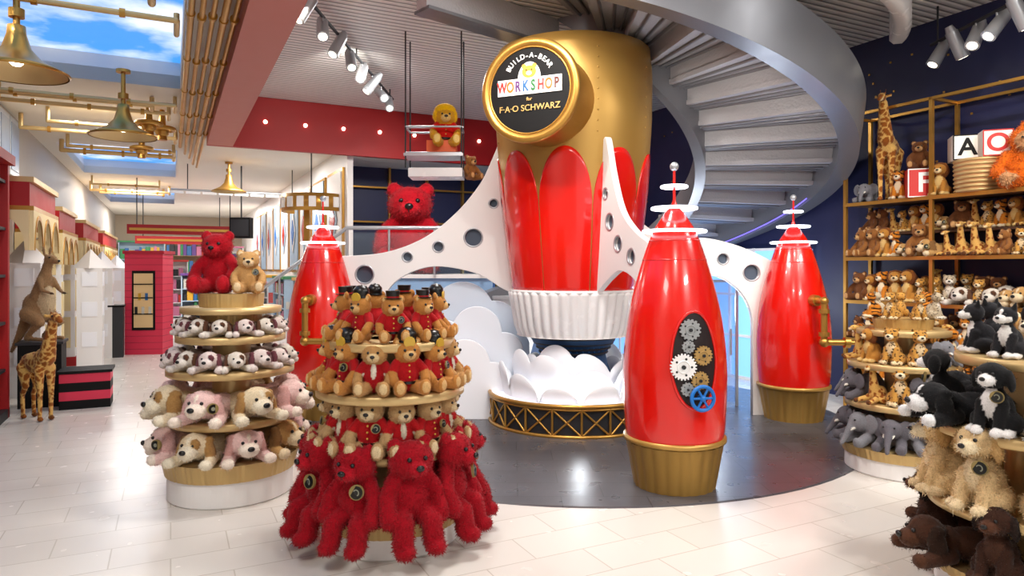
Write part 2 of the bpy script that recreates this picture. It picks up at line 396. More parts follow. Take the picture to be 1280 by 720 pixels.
b.prism([(-.31,-.065),(.31,-.065),(.31,.08),(-.31,.08)],0,.006,WS,f)
b.prism([(.11*math.cos(a),.075+.15*math.sin(a)) for a in np.linspace(0,math.pi,20)],0,.004,WS,f)
b.prism([(.068*math.cos(a),.135+.055*math.sin(a)) for a in np.linspace(0,2*math.pi,20,endpoint=False)],.004,.009,OR,f)
for sx in (-1,1): b.prism([(sx*.05+.022*math.cos(a),.185+.022*math.sin(a)) for a in np.linspace(0,2*math.pi,12,endpoint=False)],.004,.008,OR,f)
b.prism([(.027*math.cos(a),.12+.02*math.sin(a)) for a in np.linspace(0,2*math.pi,12,endpoint=False)],.009,.012,WS,f)
for sx in (-1,1): b.prism([(sx*.025+.006*math.cos(a),.15+.006*math.sin(a)) for a in np.linspace(0,2*math.pi,8,endpoint=False)],.009,.012,BLACK,f)
b.obj('sign_plate',g)
cols=['#c8251a','#d06a08','#5a2a6c','#1a5f98','#0f6a2a','#b8241a','#b8660a','#5b1c0a']
xo=-.258
for i,ch in enumerate('WORKSHOP'):
    text(ch,.125,mat('sign_letter_%d'%i,cols[i],.5),f@Matrix.Translation((xo+(-.007 if i==0 else 0),.006,.010))@Matrix.Diagonal((.72,1.05,1,1)),'sign_letter',g,ext=.002,off=.03); xo+=.0745
for i,ch in enumerate('BUILD-A-BEAR'):
    a=D(152-i*124/11); text(ch,.065,WS,f@Matrix.Translation((.225*math.cos(a),.095+.205*math.sin(a)-.02,.003))@Matrix.Rotation(a-math.pi/2,4,'Z'),'sign_small_letter',g)
text('F·A·O SCHWARZ',.078,SG,f@Matrix.Translation((0,-.19,.003)),'sign_gold_text',g,off=.005); text('for',.045,SG,f@Matrix.Translation((0,-.11,.003)),'sign_for_text',g)
# fins / arch walls
MF=frame((-GX,7.45-GY,0),(0,-1,0))
top=catmull([(-1.95,1.72),(-1.4,1.76),(-.96,1.92),(-.61,2.19),(-.35,2.5),(-.22,2.76),(-.12,3.0)])
bot=catmull([(.05,1.32),(-.1,1.38),(-.4,1.55),(-.87,1.62),(-1.25,1.47),(-1.42,1.2),(-1.45,.8),(-1.45,.0)])
panel('fin_left',top+[(.05,3.0)]+bot+[(-1.72,.0),(-1.72,1.0),(-1.95,1.1)],[(-1.60,1.53,.10),(-1.135,1.72,.055),(-.80,1.83,.06),(-.42,1.93,.10),(-.2,2.3,.05)],MF,WHITE,g)
top=catmull([(1.2,2.5),(1.31,2.2),(1.53,2.0),(1.83,1.90),(2.1,1.92),(2.44,1.84),(2.72,1.72),(2.9,1.62)])
arch=[(2.06-.56*math.cos(a),.98+.56*math.sin(a)) for a in np.linspace(math.pi,0,24)]
panel('fin_right',top+[(2.9,1.3),(2.76,1.1),(2.76,0),(2.62,0)]+arch+[(1.5,0),(1.25,0),(1.25,1.3),(1.2,1.4)],[(1.55,1.80,.06),(2.29,1.70,.062),(2.60,1.55,.09),(1.85,1.74,.06)],MF,WHITE,g)
dv=Vector((math.cos(D(-72)),math.sin(D(-72)),0)); nn=Vector((0,0,1)).cross(dv); nn=-nn if nn.x>0 else nn
right=Vector((0,0,1)).cross(nn); sg=1 if right.dot(dv)>0 else -1
MF3=frame((0,0,0),nn)
op=catmull([(.80,2.82),(.86,2.80),(.98,2.45),(1.15,2.12),(1.40,1.92),(1.7,1.78),(1.93,1.6)])+catmull([(1.93,1.0),(1.75,1.2),(1.45,1.48),(1.15,1.58),(.9,1.5),(.66,1.37)])+[(.66,1.6),(.73,2.2)]
panel('fin_front',[(sg*x,y) for x,y in op],[(sg*x,y,r) for x,y,r in ((.84,2.3,.055),(.93,2.03,.08),(1.10,1.82,.075),(1.35,1.70,.07),(1.6,1.58,.06))],MF3,WHITE,g,.025)
# clouds
def cloudring(b,R,zb,zt,amp,nb,ph,a0=0,a1=2*math.pi,th=.02):
    N=nb*14; vs=[];fs=[]
    for i in range(N+1):
        a=a0+(a1-a0)*i/N; x=(i/14+ph)%1
        z=zt+amp*(math.sqrt(max(0,1-(2*x-1)**2)))+ .10*math.sin(a*2.3+R*9)
        for (r,zz) in ((R,zb),(R+.03,z*.6+zb*.4),(R+.05,z),(R+.035,z+.006),(R+.01,z*.6+zb*.4),(R-.02,zb)): vs.append((r*math.cos(a),r*math.sin(a),zz))
    for i in range(N):
        for j in range(5): fs.append((i*6+j,(i+1)*6+j,(i+1)*6+j+1,i*6+j+1))
    b.add(vs,fs,CLOUD,True)
c=E('cloud_launch_platform',(GX,GY,0)); b=MB()
cloudring(b,.74,.30,.34,.20,12,0); cloudring(b,.60,.30,.48,.20,9,.4); cloudring(b,.47,.30,.58,.15,8,.1)
b.obj('cloud_cutouts',c)
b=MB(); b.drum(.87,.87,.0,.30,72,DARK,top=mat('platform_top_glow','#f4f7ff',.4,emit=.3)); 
for z,r in ((.015,.02),(.30,.022),(.27,.012)): b.torus((0,0,z),.885,r,GOLD,72,8)
NS=20
for i in range(NS):
    a=2*math.pi*i/NS;a2=2*math.pi*(i+1)/NS; R=.885
    p=lambda q,z:(R*math.cos(q),R*math.sin(q),z)
    b.cyl(p(a,.02),p(a2,.27),.010,.010,GOLD,8); b.cyl(p(a,.27),p(a2,.02),.010,.010,GOLD,8); b.cyl(p(a,.0),p(a,.29),.012,.012,GOLD,8)
b.obj('truss_base',c)
def cloudpoly(cs,zb):
    xs=np.linspace(min(x-r for x,z,r in cs),max(x+r for x,z,r in cs),120); out=[]
    for x in xs:
        zz=max([z+math.sqrt(max(0,r*r-(x-cx)**2)) if abs(x-cx)<r else zb+.0 for cx,z,r in cs]); out.append((x,max(zz,zb+.01)))
    return [(xs[0],zb)]+out+[(xs[-1],zb)]
e=E('cloud_wall_panel',(0,0,0))
panel('cloud_back',cloudpoly([(-.95,.95,.3),(-.55,1.1,.34),(-.2,.95,.28),(-1.2,.6,.25),(0,.7,.2)],.01),[],frame((0,7.62,0),(0,-1,0)),mat('cloud_blue_white','#d4dfec',.5),e,.02)
panel('cloud_mid',cloudpoly([(-.75,.8,.24),(-.38,.92,.26),(-.08,.7,.2)],.01),[],frame((0,7.36,0),(0,-1,0)),mat('cloud_pale','#e4eaf3',.5),e,.02)
panel('cloud_front',cloudpoly([(-.85,.45,.26),(-.5,.58,.26),(-.2,.4,.2),(-1.1,.3,.22)],.01),[],frame((0,7.22,0),(0,-1,0)),CLOUD,e,.02)
# glowing glass panels added along the right wall to fill the arch with blue-white
b=MB(); b.bb((7.42,6.2,.0),(7.48,11.3,1.85),SOFTB)
for t in np.arange(6.2,11.4,.46): b.bb((7.39,t,0),(7.42,t+.035,1.88),WHITE)
for z in (.0,.6,1.2,1.84): b.bb((7.385,6.2,z),(7.42,11.3,z+.035),WHITE)
b.obj('glowing_glass_backdrop',rz=RZ)
b=MB()
for s in (-1,1): b.box((2.36+s*.24,7.9,.72),(.03,.03,1.44),SILV)
b.box((2.36,7.9,1.45),(.51,.03,.03),SILV); b.box((2.36,7.92,.75),(.45,.015,1.40),mat('door_blue_glass','#7fb6ff',.08,alpha=.35)); b.cyl((2.52,7.86,.6),(2.52,7.86,.9),.012,.012,SILV); b.obj('door_1')
# ---------------------------------------------------------------- spiral stair
SX,SY=1.2,8.3; RI,RO=1.05,2.6
def hz(a): return 3.75-(a+90)*(1.25/90)
st=E('spiral_staircase',(SX,SY,0)); b=MB()
def ribbon(b,R,th,h,a0,a1,m,dz=0,flare=0):
    vs=[];fs=[];N=int((a1-a0)/2)
    for i in range(N+1):
        A=a0+(a1-a0)*i/N; a=D(A); z=max(hz(A)+dz,-.0)
        for (r,zz) in ((R-th/2,z),(R+th/2,z),(R+th/2+flare,z+h),(R-th/2+flare,z+h)): vs.append((r*math.cos(a),r*math.sin(a),zz))
    for i in range(N):
        for j in range(4): fs.append((i*4+j,(i+1)*4+j,(i+1)*4+(j+1)%4,i*4+(j+1)%4))
    fs.append((0,1,2,3)); fs.append((N*4,N*4+3,N*4+2,N*4+1)); b.add(vs,fs,m,True)
ribbon(b,RO,.20,.50,-118,170,STAIRG,0,.06); ribbon(b,RI,.12,.36,-132,170,STAIRG)
o=b.obj('stringers',st); em=o.modifiers.new('e','EDGE_SPLIT'); em.split_angle=D(40)
b=MB(); ribbon(b,RO-.115,.012,.014,5,60,LED,.03); b.obj('led_strip',st)
b=MB(); step=13.5; A=-132
while A<166:
    z=hz(A)+.22; vs=[];N=5
    for (zz) in (z-.05,z):
        for i in range(N+1):
            a=D(A+(step+1.5)*i/N); vs.append((RI*math.cos(a),RI*math.sin(a),zz)); vs.append((RO*math.cos(a),RO*math.sin(a),zz))
    fs=[];o_=2*(N+1)
    for i in range(N):
        for q in (0,o_): fs.append((q+2*i,q+2*i+1,q+2*i+3,q+2*i+2))
        for k in (0,1): fs.append((2*i+k,2*i+2+k,o_+2*i+2+k,o_+2*i+k))
    fs+= [(0,1,o_+1,o_),(2*N,2*N+1,o_+2*N+1,o_+2*N)]
    b.add(vs,fs,STAIRL)
    a=D(A+1); dr=Vector((math.cos(a),math.sin(a),0))
    n_=Vector((-math.sin(a),math.cos(a),0))
    for w in (0,.015):
        pp=dr*RI+n_*w; qq=dr*RO+n_*w
        b.add([(pp.x,pp.y,z-.01),(qq.x,qq.y,z-.01),(qq.x,qq.y,z+.185),(pp.x,pp.y,z+.185)],[(0,1,2,3)],STAIRL)
    for k in (.25,.6,.9):
        a2=D(A+step*k); d2=Vector((math.cos(a2),math.sin(a2),0)); b.cyl(d2*RI+Vector((0,0,z-.06)),d2*RO+Vector((0,0,z-.06)),.018,.018,STAIRG,6)
    A+=step
b.obj('treads',st)
b=MB()
b.box((-1.39,-1.37,4.15),(1.75,.16,.33),STAIRL,rz=D(42)); b.box((-1.39,-1.37,4.0),(1.75,.24,.03),STAIRG,rz=D(42)); b.obj('landing_beam',st)
b=MB(); b.lathe([(3.0,4.315),(3.0,4.02),(3.04,3.98),(3.12,3.98),(3.16,4.02),(3.16,4.315)],60,WHITEG,a0=D(-60),a1=D(-20)); b.obj('ceiling_cove',loc=(SX,SY,0))
# ---------------------------------------------------------------- mezzanine, railing
b=MB(); b.box((-1.45,11.35,.72),(2.3,1.4,1.44),mat('mezz_blue','#8fb2d8',.5)); b.box((-1.45,11.35,1.47),(2.36,1.46,.06),WHITE); b.obj('mezzanine_platform')
rl=E('glass_railing'); b=MB()
for x in (-2.55,-1.9,-1.2,-.5,0.0): b.cyl((x,10.55,1.5),(x,10.55,2.22),.018,.018,SILV)
b.cyl((-2.55,10.55,2.22),(0,10.55,2.22),.03,.03,SILV); b.cyl((-2.55,10.55,2.22),(-4.2,10.6,1.05),.03,.03,SILV)
for k in (0,.33,.66,1): b.cyl((-2.55-1.6*k,10.58,1.5-1.15*k),(-2.55-1.6*k,10.58,2.2-1.13*k),.016,.016,SILV)
b.add([(-2.5,10.57,1.5),(0,10.57,1.5),(0,10.57,2.15),(-2.5,10.57,2.15)],[(0,1,2,3)],GLASS)
b.add([(-4.15,10.6,.35),(-2.55,10.6,1.5),(-2.55,10.6,2.15),(-4.15,10.6,1.0)],[(0,1,2,3)],GLASS)
b.obj('railing_parts',rl)
b=MB()
for i in range(8): b.box((-4.15+i*.18,11.1,.085+i*.08),(.18,.9,.17+i*.16),WHITE)
b.obj('entry_steps')
# ---------------------------------------------------------------- plush factory
FUR=bpy.data.materials.new('plush_fur'); FUR.use_nodes=True
nt=FUR.node_tree; bs=nt.nodes['Principled BSDF']; at=nt.nodes.new('ShaderNodeVertexColor'); at.layer_name='Col'
nz=nt.nodes.new('ShaderNodeTexNoise'); nz.inputs['Scale'].default_value=60; mx=nt.nodes.new('ShaderNodeMix'); mx.data_type='RGBA'; mx.blend_type='MULTIPLY'; mx.inputs['Factor'].default_value=.4
nt.links.new(at.outputs['Color'],mx.inputs['A'])
cr=nt.nodes.new('ShaderNodeValToRGB'); cr.color_ramp.elements[0].color=(.5,.5,.5,1); cr.color_ramp.elements[1].color=(1.0,1.0,1.0,1); cr.color_ramp.elements[0].position=.38; cr.color_ramp.elements[1].position=.55
nt.links.new(nz.outputs['Fac'],cr.inputs['Fac']); nt.links.new(cr.outputs['Color'],mx.inputs['B'])
nt.links.new(mx.outputs['Result'],bs.inputs['Base Color']); bs.inputs['Roughness'].default_value=.9; bs.inputs['Sheen Weight'].default_value=.12; bs.inputs['Specular IOR Level'].default_value=.2
HARD=bpy.data.materials.new('plush_hard_parts'); HARD.use_nodes=True
nt=HARD.node_tree; bs=nt.nodes['Principled BSDF']; at=nt.nodes.new('ShaderNodeVertexColor'); at.layer_name='Col'; nt.links.new(at.outputs['Color'],bs.inputs['Base Color']); bs.inputs['Roughness'].default_value=.3
bm=bmesh.new(); bmesh.ops.create_icosphere(bm,subdivisions=3,radius=1); IV=np.array([v.co[:] for v in bm.verts]); IF=[tuple(v.index for v in f.verts) for f in bm.faces]; bm.free()
def cap(p0,p1,r0,r1,col,n=7):
    out=[]
    for i in range(n):
        t=i/(n-1); r=r0+(r1-r0)*t; out.append((tuple(p0[k]+(p1[k]-p0[k])*t for k in range(3)),(r,r,r),(0,0,0),col))
    return out
def el(c,r,col,rot=(0,0,0)):
    if not hasattr(r,'__len__'): r=(r,r,r)
    return [(c,r,tuple(D(a) for a in rot),col)]
def sym(c,r,col,rot=(0,0,0)):
    return el(c,r,col,rot)+el((-c[0],c[1],c[2]),r,col,(rot[0],-rot[1],-rot[2]))
def symcap(p0,p1,r0,r1,col,n=6):
    f=lambda p:(-p[0],p[1],p[2]); return cap(p0,p1,r0,r1,col,n)+cap(f(p0),f(p1),r0,r1,col,n)
def plush(name,parts,hard,vox=.022,fur=.03,nf=3500,pattern=None,seed=1):
    r_=np.random.default_rng(seed)
    vs=[];fs=[];o=0; info=[]
    for (c,r,rot,col) in parts:
        R=np.array(Euler(rot).to_matrix()); V=(IV*np.array(r))@R.T+np.array(c)
        vs+=V.tolist(); fs+=[tuple(o+k for k in f) for f in IF]; o+=len(IV); info.append((np.array(c),np.array(r),R,np.array(hx(col))))
    me=bpy.data.meshes.new('tmp'); me.from_pydata(vs,[],fs); ob=bpy.data.objects.new('tmp',me); sc.collection.objects.link(ob)
    m=ob.modifiers.new('r','REMESH'); m.mode='VOXEL'; m.voxel_size=vox
    m=ob.modifiers.new('s','SMOOTH'); m.factor=.5; m.iterations=2
    dg=bpy.context.evaluated_depsgraph_get(); ev=ob.evaluated_get(dg); em=ev.to_mesh()
    N=len(em.vertices); V=np.zeros(N*3); em.vertices.foreach_get('co',V); V=V.reshape(-1,3); NO=np.zeros(N*3); em.vertices.foreach_get('normal',NO); NO=NO.reshape(-1,3)
    F=[tuple(p.vertices) for p in em.polygons]; ev.to_mesh_clear(); bpy.data.objects.remove(ob)
    best=np.full(N,1e9); C=np.zeros((N,3))
    for (c,r,R,col) in info:
        L=(V-c)@R; d=(np.linalg.norm(L/r,axis=1)-1)*r.min(); k=d<best; best[k]=d[k]; C[k]=col
    if pattern: C=pattern(V,C)
    V=V+NO*(r_.normal(0,fur*.10,(N,1)))
    allv=V.tolist(); allf=list(F); mi=[0]*len(F); cols=C.tolist()
    if nf:
        idx=r_.integers(0,N,nf); nn_=NO[idx]; P=V[idx]+r_.normal(0,vox*.35,(nf,3)); t=np.cross(nn_,r_.normal(0,1,(nf,3))); t/=np.linalg.norm(t,axis=1,keepdims=True)+1e-9
        w=fur*.17; tip=P+nn_*fur*r_.uniform(.3,.75,(nf,1))+r_.normal(0,fur*.38,(nf,3))-np.array([0,0,fur*.3])
        T=np.stack([P-t*w-nn_*.004,P+t*w-nn_*.004,tip],1).reshape(-1,3); base=len(allv); allv+=T.tolist()
        cc=C[idx]*r_.uniform(.75,1.2,(nf,1)); cols+=np.repeat(np.clip(cc,0,1),3,axis=0).tolist()
        allf+=[(base+3*i,base+3*i+1,base+3*i+2) for i in range(nf)]; mi+=[0]*nf
    hb=MB(); hc=[]
    for h in hard:
        k=len(hb.v)
        if h[0]=='s': hb.sph(h[1],h[2],FUR,10)
        elif h[0]=='c': hb.cyl(h[1],h[2],h[3],h[4],FUR,16)
        hc+=[hx(h[-1])]*(len(hb.v)-k)
    base=len(allv); allv+=[list(v) for v in hb.v]; allf+=[tuple(base+i for i in f) for f in hb.f]; mi+=[1]*len(hb.f); cols+=[list(c) for c in hc]
    me=bpy.data.meshes.new(name); me.from_pydata(allv,[],allf); me.materials.append(FUR); me.materials.append(HARD)
    me.polygons.foreach_set('material_index',mi); me.polygons.foreach_set('use_smooth',[True]*len(allf))
    ca=me.color_attributes.new('Col','FLOAT_COLOR','POINT'); ca.data.foreach_set('color',np.concatenate([np.array(cols),np.ones((len(cols),1))],1).ravel().astype(np.float32)); me.update()
    return me
BK='#0b0a0a'
def badge(x,y,z,k=1): return [('c',(x,y,z),(x+.01,y-.03,z+.004),.078*k,.078*k,'#8c7a4a'),('c',(x+.011,y-.031,z+.004),(x+.012,y-.036,z+.005),.066*k,.066*k,'#101312'),('c',(x+.012,y-.037,z+.005),(x+.012,y-.040,z+.005),.036*k,.036*k,'#8f917f'),('c',(x+.012,y-.041,z+.005),(x+.012,y-.043,z+.005),.024*k,.024*k,'#101312')]
def bear(name,fur,muz,shirt=None,hat=None,bd=False,legs='out',pads=None,furl=.024,nf=5500,scarf=None,vox=.022,seed=1,hair=None,trim=None):
    s=shirt or fur; pads=pads or muz; hang=legs=='hang'; q=1.12 if hang else 1
    p=el((0,.05,.30),(.24+.03*hang,.20+.02*hang,.29),s)+el((0,.03,.48),(.18+.02*hang,.15,.16),s)+el((0,-.02,.73),(.235*q,.195*q,.20*q),fur)+el((0,-.18*q,.675),(.11*q,.10*q,.085*q),muz)
    p+=sym((.17*q,.0,.89+.02*hang),(.085,.05,.085),fur)+sym((.17*q,-.038,.89+.02*hang),(.05,.02,.05),muz)
    if hang: p+=symcap((.18,0,.52),(.31,-.07,.34),.10,.095,s,6)+symcap((.31,-.07,.34),(.31,-.16,.14),.095,.11,fur,6)
    else: p+=symcap((.18,0,.52),(.28,-.07,.40),.09,.085,s,6)+symcap((.29,-.09,.37),(.28,-.19,.25),.08,.09,fur,5)
    if trim: p+=sym((.285,-.08,.385),(.094,.094,.03),trim,(30,0,0))+el((0,-.10,.40),(.05,.075,.16),trim)
    if legs=='out': p+=symcap((.13,-.02,.12),(.21,-.32,.11),.12,.105,fur,7)+sym((.22,-.38,.15),(.105,.07,.14),fur)+sym((.22,-.44,.155),(.07,.02,.095),pads)
    else: p+=symcap((.13,-.06,.13),(.17,-.22,.07),.125,.12,fur,6)+symcap((.17,-.22,.07),(.18,-.26,-.14),.12,.115,fur,6)+sym((.18,-.31,-.18),(.115,.14,.09),fur)
    h=[('s',(.085*q,-.19*q-.01*hang,.765+.02*hang),.027,BK),('s',(-.085*q,-.19*q-.01*hang,.765+.02*hang),.027,BK),('s',(0,-.277*q-.005*hang,.70),(.046*q,.03,.033*q),BK),('c',(0,-.277*q,.68),(0,-.27*q,.635),.006,.006,BK)]
    if shirt and not trim:
        for z in (.3,.4,.5): h.append(('s',(0,-.16-.02*(z<.45),z),.018,'#d8b04a'))
        h.append(('c',(0,.05,.18),(0,.05,.225),.236,.242,'#141010'))
    if hat=='top': h+=[('c',(0,0,.905),(0,0,.92),.19,.19,BK),('c',(0,0,.905),(0,0,1.07),.13,.15,BK),('c',(0,0,.92),(0,0,.95),.135,.139,'#b01818')]
    if hat=='busby': h+=[('s',(0,0,1.0),(.18,.17,.16),BK),('c',(0,-.14,.9),(0,-.18,.9),.10,.10,'#c9a23a'),('c',(0,0,.89),(0,0,.93),.17,.165,'#101010')]
    if scarf: p+=el((0,.02,.555),(.19,.17,.05),scarf)+el((.1,-.17,.43),(.05,.03,.13),scarf)
    if hair: p+=el((0,.03,.88),(.25,.20,.17),hair)+sym((.2,.02,.76),(.09,.13,.15),hair)
    if bd: h+=badge(.14,-.20,.47,1.15 if hang else 1)
    return plush(name,p,h,vox=vox,fur=furl,nf=nf,seed=seed)
RB='#a00218'
b_red=bear('red_bear',RB,'#b00a20',legs='hang',furl=.028,nf=13000,pads=RB)
b_redb=bear('red_bear_badge',RB,'#b00a20',bd=True,legs='hang',furl=.028,nf=13000,pads=RB,seed=2)
b_reds=bear('red_bear_sitting','#a80318','#b80a1e',legs='out',furl=.022,nf=11000,pads='#b81020',seed=3)
TAN='#b87c3c'; TANL='#d6ac72'
b_top=bear('uniform_bear_top_hat',TAN,TANL,shirt='#b01018',hat='top',furl=.016)
b_topb=bear('uniform_bear_top_hat_badge',TAN,TANL,shirt='#b01018',hat='top',bd=True,furl=.016)
b_bus=bear('guard_bear',TAN,TANL,shirt='#b01018',hat='busby',furl=.016)
b_busb=bear('guard_bear_badge',TAN,TANL,shirt='#b01018',hat='busby',furl=.016,bd=True)
b_scf=bear('bear_with_scarf','#b98c56','#dcc090',shirt='#a81018',trim='#e8e0d0',furl=.024)
b_shirt=bear('bear_with_red_shirt','#b9976a','#dcc69e',shirt='#b01018',trim='#d8ceb8',furl=.026)
b_shirtb=bear('bear_with_red_shirt_badge','#b9976a','#dcc69e',shirt='#b01018',furl=.026,bd=True)
b_tan=bear('tan_bear','#c89a60','#e6cca2',bd=True,furl=.026)
b_yel=bear('costumed_bear','#dca428','#f0d080',shirt='#d01812',hair='#f6c60c',furl=.02)
b_br=bear('brown_bear','#8c5a2c','#c49a66',furl=.018)
def lying(name,fur,ear,muz,patch=None,bd=False,back=None,seed=1,furl=.026,belly=None):
    bk=back or fur
    p=el((0,.30,.21),(.25,.34,.21),bk)+el((0,.02,.24),(.2,.2,.19),fur)+el((0,-.22,.34),(.245,.22,.21),fur)+el((0,-.42,.26),(.16,.14,.12),muz)+el((0,-.33,.42),(.05,.1,.1),muz)
    p+=sym((.265,-.2,.24),(.06,.12,.20),ear,(0,-10,0))+sym((.22,-.17,.42),(.07,.09,.07),ear)
    p+=symcap((.2,-.02,.12),(.33,-.38,.08),.105,.09,fur,6)+sym((.33,-.44,.085),(.105,.085,.085),muz)+symcap((.2,.5,.1),(.35,.3,.09),.11,.095,bk,5)+sym((.37,.22,.09),(.095,.09,.09),muz)+cap((0,.6,.2),(.12,.74,.3),.05,.04,bk,4)
    if patch: p+=el((.11,-.385,.40),(.085,.05,.085),patch)
    h=[('s',(.10,-.42,.385),.028,BK),('s',(-.10,-.42,.385),.028,BK),('s',(0,-.56,.30),(.06,.037,.043),BK)]
    if bd: h+=[('c',(.24,-.36,.30),(.27,-.39,.30),.085,.085,'#8c7a4a'),('c',(.27,-.39,.30),(.274,-.393,.30),.07,.07,'#101312'),('c',(.274,-.393,.30),(.277,-.396,.30),.03,.03,'#8f917f')]
    return plush(name,p,h,vox=.025,fur=furl,nf=4200,seed=seed)
d_pink=lying('pink_puppy','#e2beb8','#c89892','#efe0d0'); d_pinkb=lying('pink_puppy_tagged','#e2beb8','#d0a39e','#efe0d0',bd=True)
d_cream=lying('cream_puppy','#e0ceac','#a47c48','#eadfc6',patch='#a47c48'); d_tan=lying('tan_puppy','#b88e56','#7a5630','#dcc8a4',bd=True)
d_choc=lying('spotted_puppy','#d6cdc0','#5a3a28','#dcd4ca',patch='#5a3a28',back='#74503a'); d_brown=lying('brown_puppy','#3e2213','#281509','#4e2e1c',furl=.028)
d_bw=lying('boston_terrier_plush','#101013','#0c0c0e','#e0e0e0',back='#131316'); d_mer=lying('maroon_spot_puppy','#d8c8c2','#66383f','#dcd0ca',back='#cbb8b0',patch='#66383f')
def sit(name,fur,chest,muz,ear,pointy=False,seed=1,furl=.018,pattern=None,bd=False,mane=None,back=None,cat=False,vox=.022):
    bk=back or fur
    p=el((0,.10,.27),(.19,.2,.27),bk)+el((0,.0,.40),(.155,.14,.22),fur)+el((0,-.07,.40),(.12,.10,.19),chest)+el((0,-.06,.75),(.185,.17,.165),fur)+el((0,-.22,.70),(.09,.11,.08) if not cat else (.095,.06,.068),muz)
    if mane: p+=el((0,.0,.72),(.25,.12,.25),mane)
    if pointy:
        for s in (-1,1): p+=cap((s*.11,-.03,.86),(s*.14,-.02,.99),.055,.018,ear,5)
        p+=el((0,-.19,.80),(.03,.04,.09),muz)+sym((.09,-.17,.70),(.07,.05,.06),muz)
    elif cat: p+=sym((.13,-.02,.89),(.055,.035,.055),ear)
    else: p+=sym((.195,-.04,.70),(.045,.085,.145),ear,(0,-8,0))
    p+=symcap((.11,-.06,.38),(.11,-.17,.07),.085,.065,fur,7)+sym((.11,-.22,.055),(.07,.10,.055),chest)
    p+=sym((.19,.06,.15),(.10,.18,.14),bk)+sym((.21,-.12,.05),(.065,.12,.05),chest)+cap((0,.26,.08),(.2,.38,.12),.05,.04,bk,5)
    h=[('s',(.07,-.21,.785),.022,BK),('s',(-.07,-.21,.785),.022,BK),('s',(0,-.33 if not cat else -.283,.725),(.037,.024,.028),BK)]
    if bd: h+=badge(.10,-.17,.5)
    return plush(name,p,h,vox=vox,fur=furl,nf=4000,seed=seed,pattern=pattern)
def stripes(col,f=42,th=.45):
    c=np.array(hx(col))
    def fn(V,C):
        s=np.sin(f*V[:,2]+6*np.sin(9*V[:,0])+4*V[:,1])
        k=(s>th)&(V[:,1]>-.18+.1*(V[:,2]<.6)); C=C.copy(); C[k]=c; return C
    return fn
def spots(col,n=150,r=.026,seed=3,voro=False,line='#efdcae'):
    def fn(V,C):
        g_=np.random.default_rng(seed); S=V[g_.integers(0,len(V),n)]
        d=np.linalg.norm(V[:,None,:]-S[None],axis=2); C=C.copy()
        if voro:
            ds=np.sort(d,axis=1); k=(ds[:,1]-ds[:,0])>r; lum=C.sum(1)
            C[k&(lum>0)]=np.array(hx(col))
        else: C[d.min(1)<r]=np.array(hx(col))
        return C
    return fn
s_hus=sit('husky_plush','#1e1e22','#e4e2de','#e8e6e2','#141416',pointy=True); s_ret=sit('retriever_plush','#d8ba8a','#e2cca4','#e8d6b2','#c09a64',furl=.032,bd=True)
s_retp=sit('golden_puppy_plush','#d2b280','#e0c79c','#e8d6b2','#b89058',furl=.032)
s_bt=sit('black_white_puppy','#101012','#e4e2e0','#e8e6e4','#0c0c0e',bd=True); s_pug=sit('pug_plush','#b8966c','#ccb28c','#241c1a','#241c1a')
s_cho=sit('brown_dog_plush','#361d11','#422618','#52301f','#1f1009',furl=.03)
s_tig=sit('tiger_plush','#c87a22','#e4d2b0','#e8dabc','#b86814',cat=True,pattern=stripes('#2a1608')); s_leo=sit('leopard_plush','#c08c40','#dcc49a','#e2d2b0','#9c7030',cat=True,pattern=spots('#3a2412',190,.02))
s_lion=sit('lion_plush','#b47c34','#d2b070','#dcc498','#905820',cat=True,mane='#74401a',furl=.024); s_che=sit('snow_leopard_plush','#b8a88e','#dcd2c2','#e2dacc','#88785e',cat=True,pattern=spots('#4a3a2c',150,.02,seed=5))
s_monk=bear('monkey_plush_mesh','#6e4222','#c79a66',furl=.02)
def elephant(name,col,seed=1):
    p=el((0,.28,.30),(.26,.34,.27),col)+el((0,-.14,.46),(.2,.19,.2),col)+el((.26,-.06,.46),(.16,.04,.20),col,(0,0,25))+el((-.26,-.06,.46),(.16,.04,.20),col,(0,0,-25))
    p+=cap((0,-.28,.42),(0,-.42,.20),.085,.06,col,5)+cap((0,-.42,.20),(.02,-.52,.06),.06,.045,col,5)+symcap((.16,.0,.2),(.22,-.26,.09),.11,.10,col,5)+sym((.22,-.33,.10),(.1,.06,.1),col)+symcap((.2,.45,.15),(.3,.3,.09),.11,.1,col,4)
    p+=symcap((.09,-.28,.36),(.11,-.40,.32),.022,.012,'#f0ece0',4)
    return plush(name,p,[('s',(.10,-.29,.52),.022,BK),('s',(-.10,-.29,.52),.022,BK)],vox=.025,fur=.015,nf=3000,seed=seed)
s_ele=elephant('elephant_plush','#7a7a80'); s_ele2=elephant('dark_elephant_plush','#625f66',2)
def gir_sit():
    c='#d4a65a'
    p=el((0,.12,.22),(.18,.24,.2),c)+cap((0,.0,.3),(0,-.06,.8),.12,.065,c,9)+el((0,-.12,.86),(.085,.14,.08),c)+el((0,-.23,.83),(.06,.06,.05),'#e6ce9c')+sym((.1,-.05,.9),(.05,.02,.03),c)+symcap((.035,-.06,.92),(.04,-.05,1.0),.015,.018,'#5a3418',3)
    p+=symcap((.12,-.05,.12),(.18,-.36,.06),.075,.055,c,6)+sym((.18,-.40,.06),(.06,.05,.06),'#5a3418')+sym((.2,.1,.1),(.08,.16,.1),c)
    return plush('giraffe_plush',p,[('s',(.06,-.17,.88),.018,BK),('s',(-.06,-.17,.88),.018,BK)],vox=.022,fur=.012,nf=2000,pattern=spots('#8a4a18',110,.035,4))
s_gir=gir_sit()
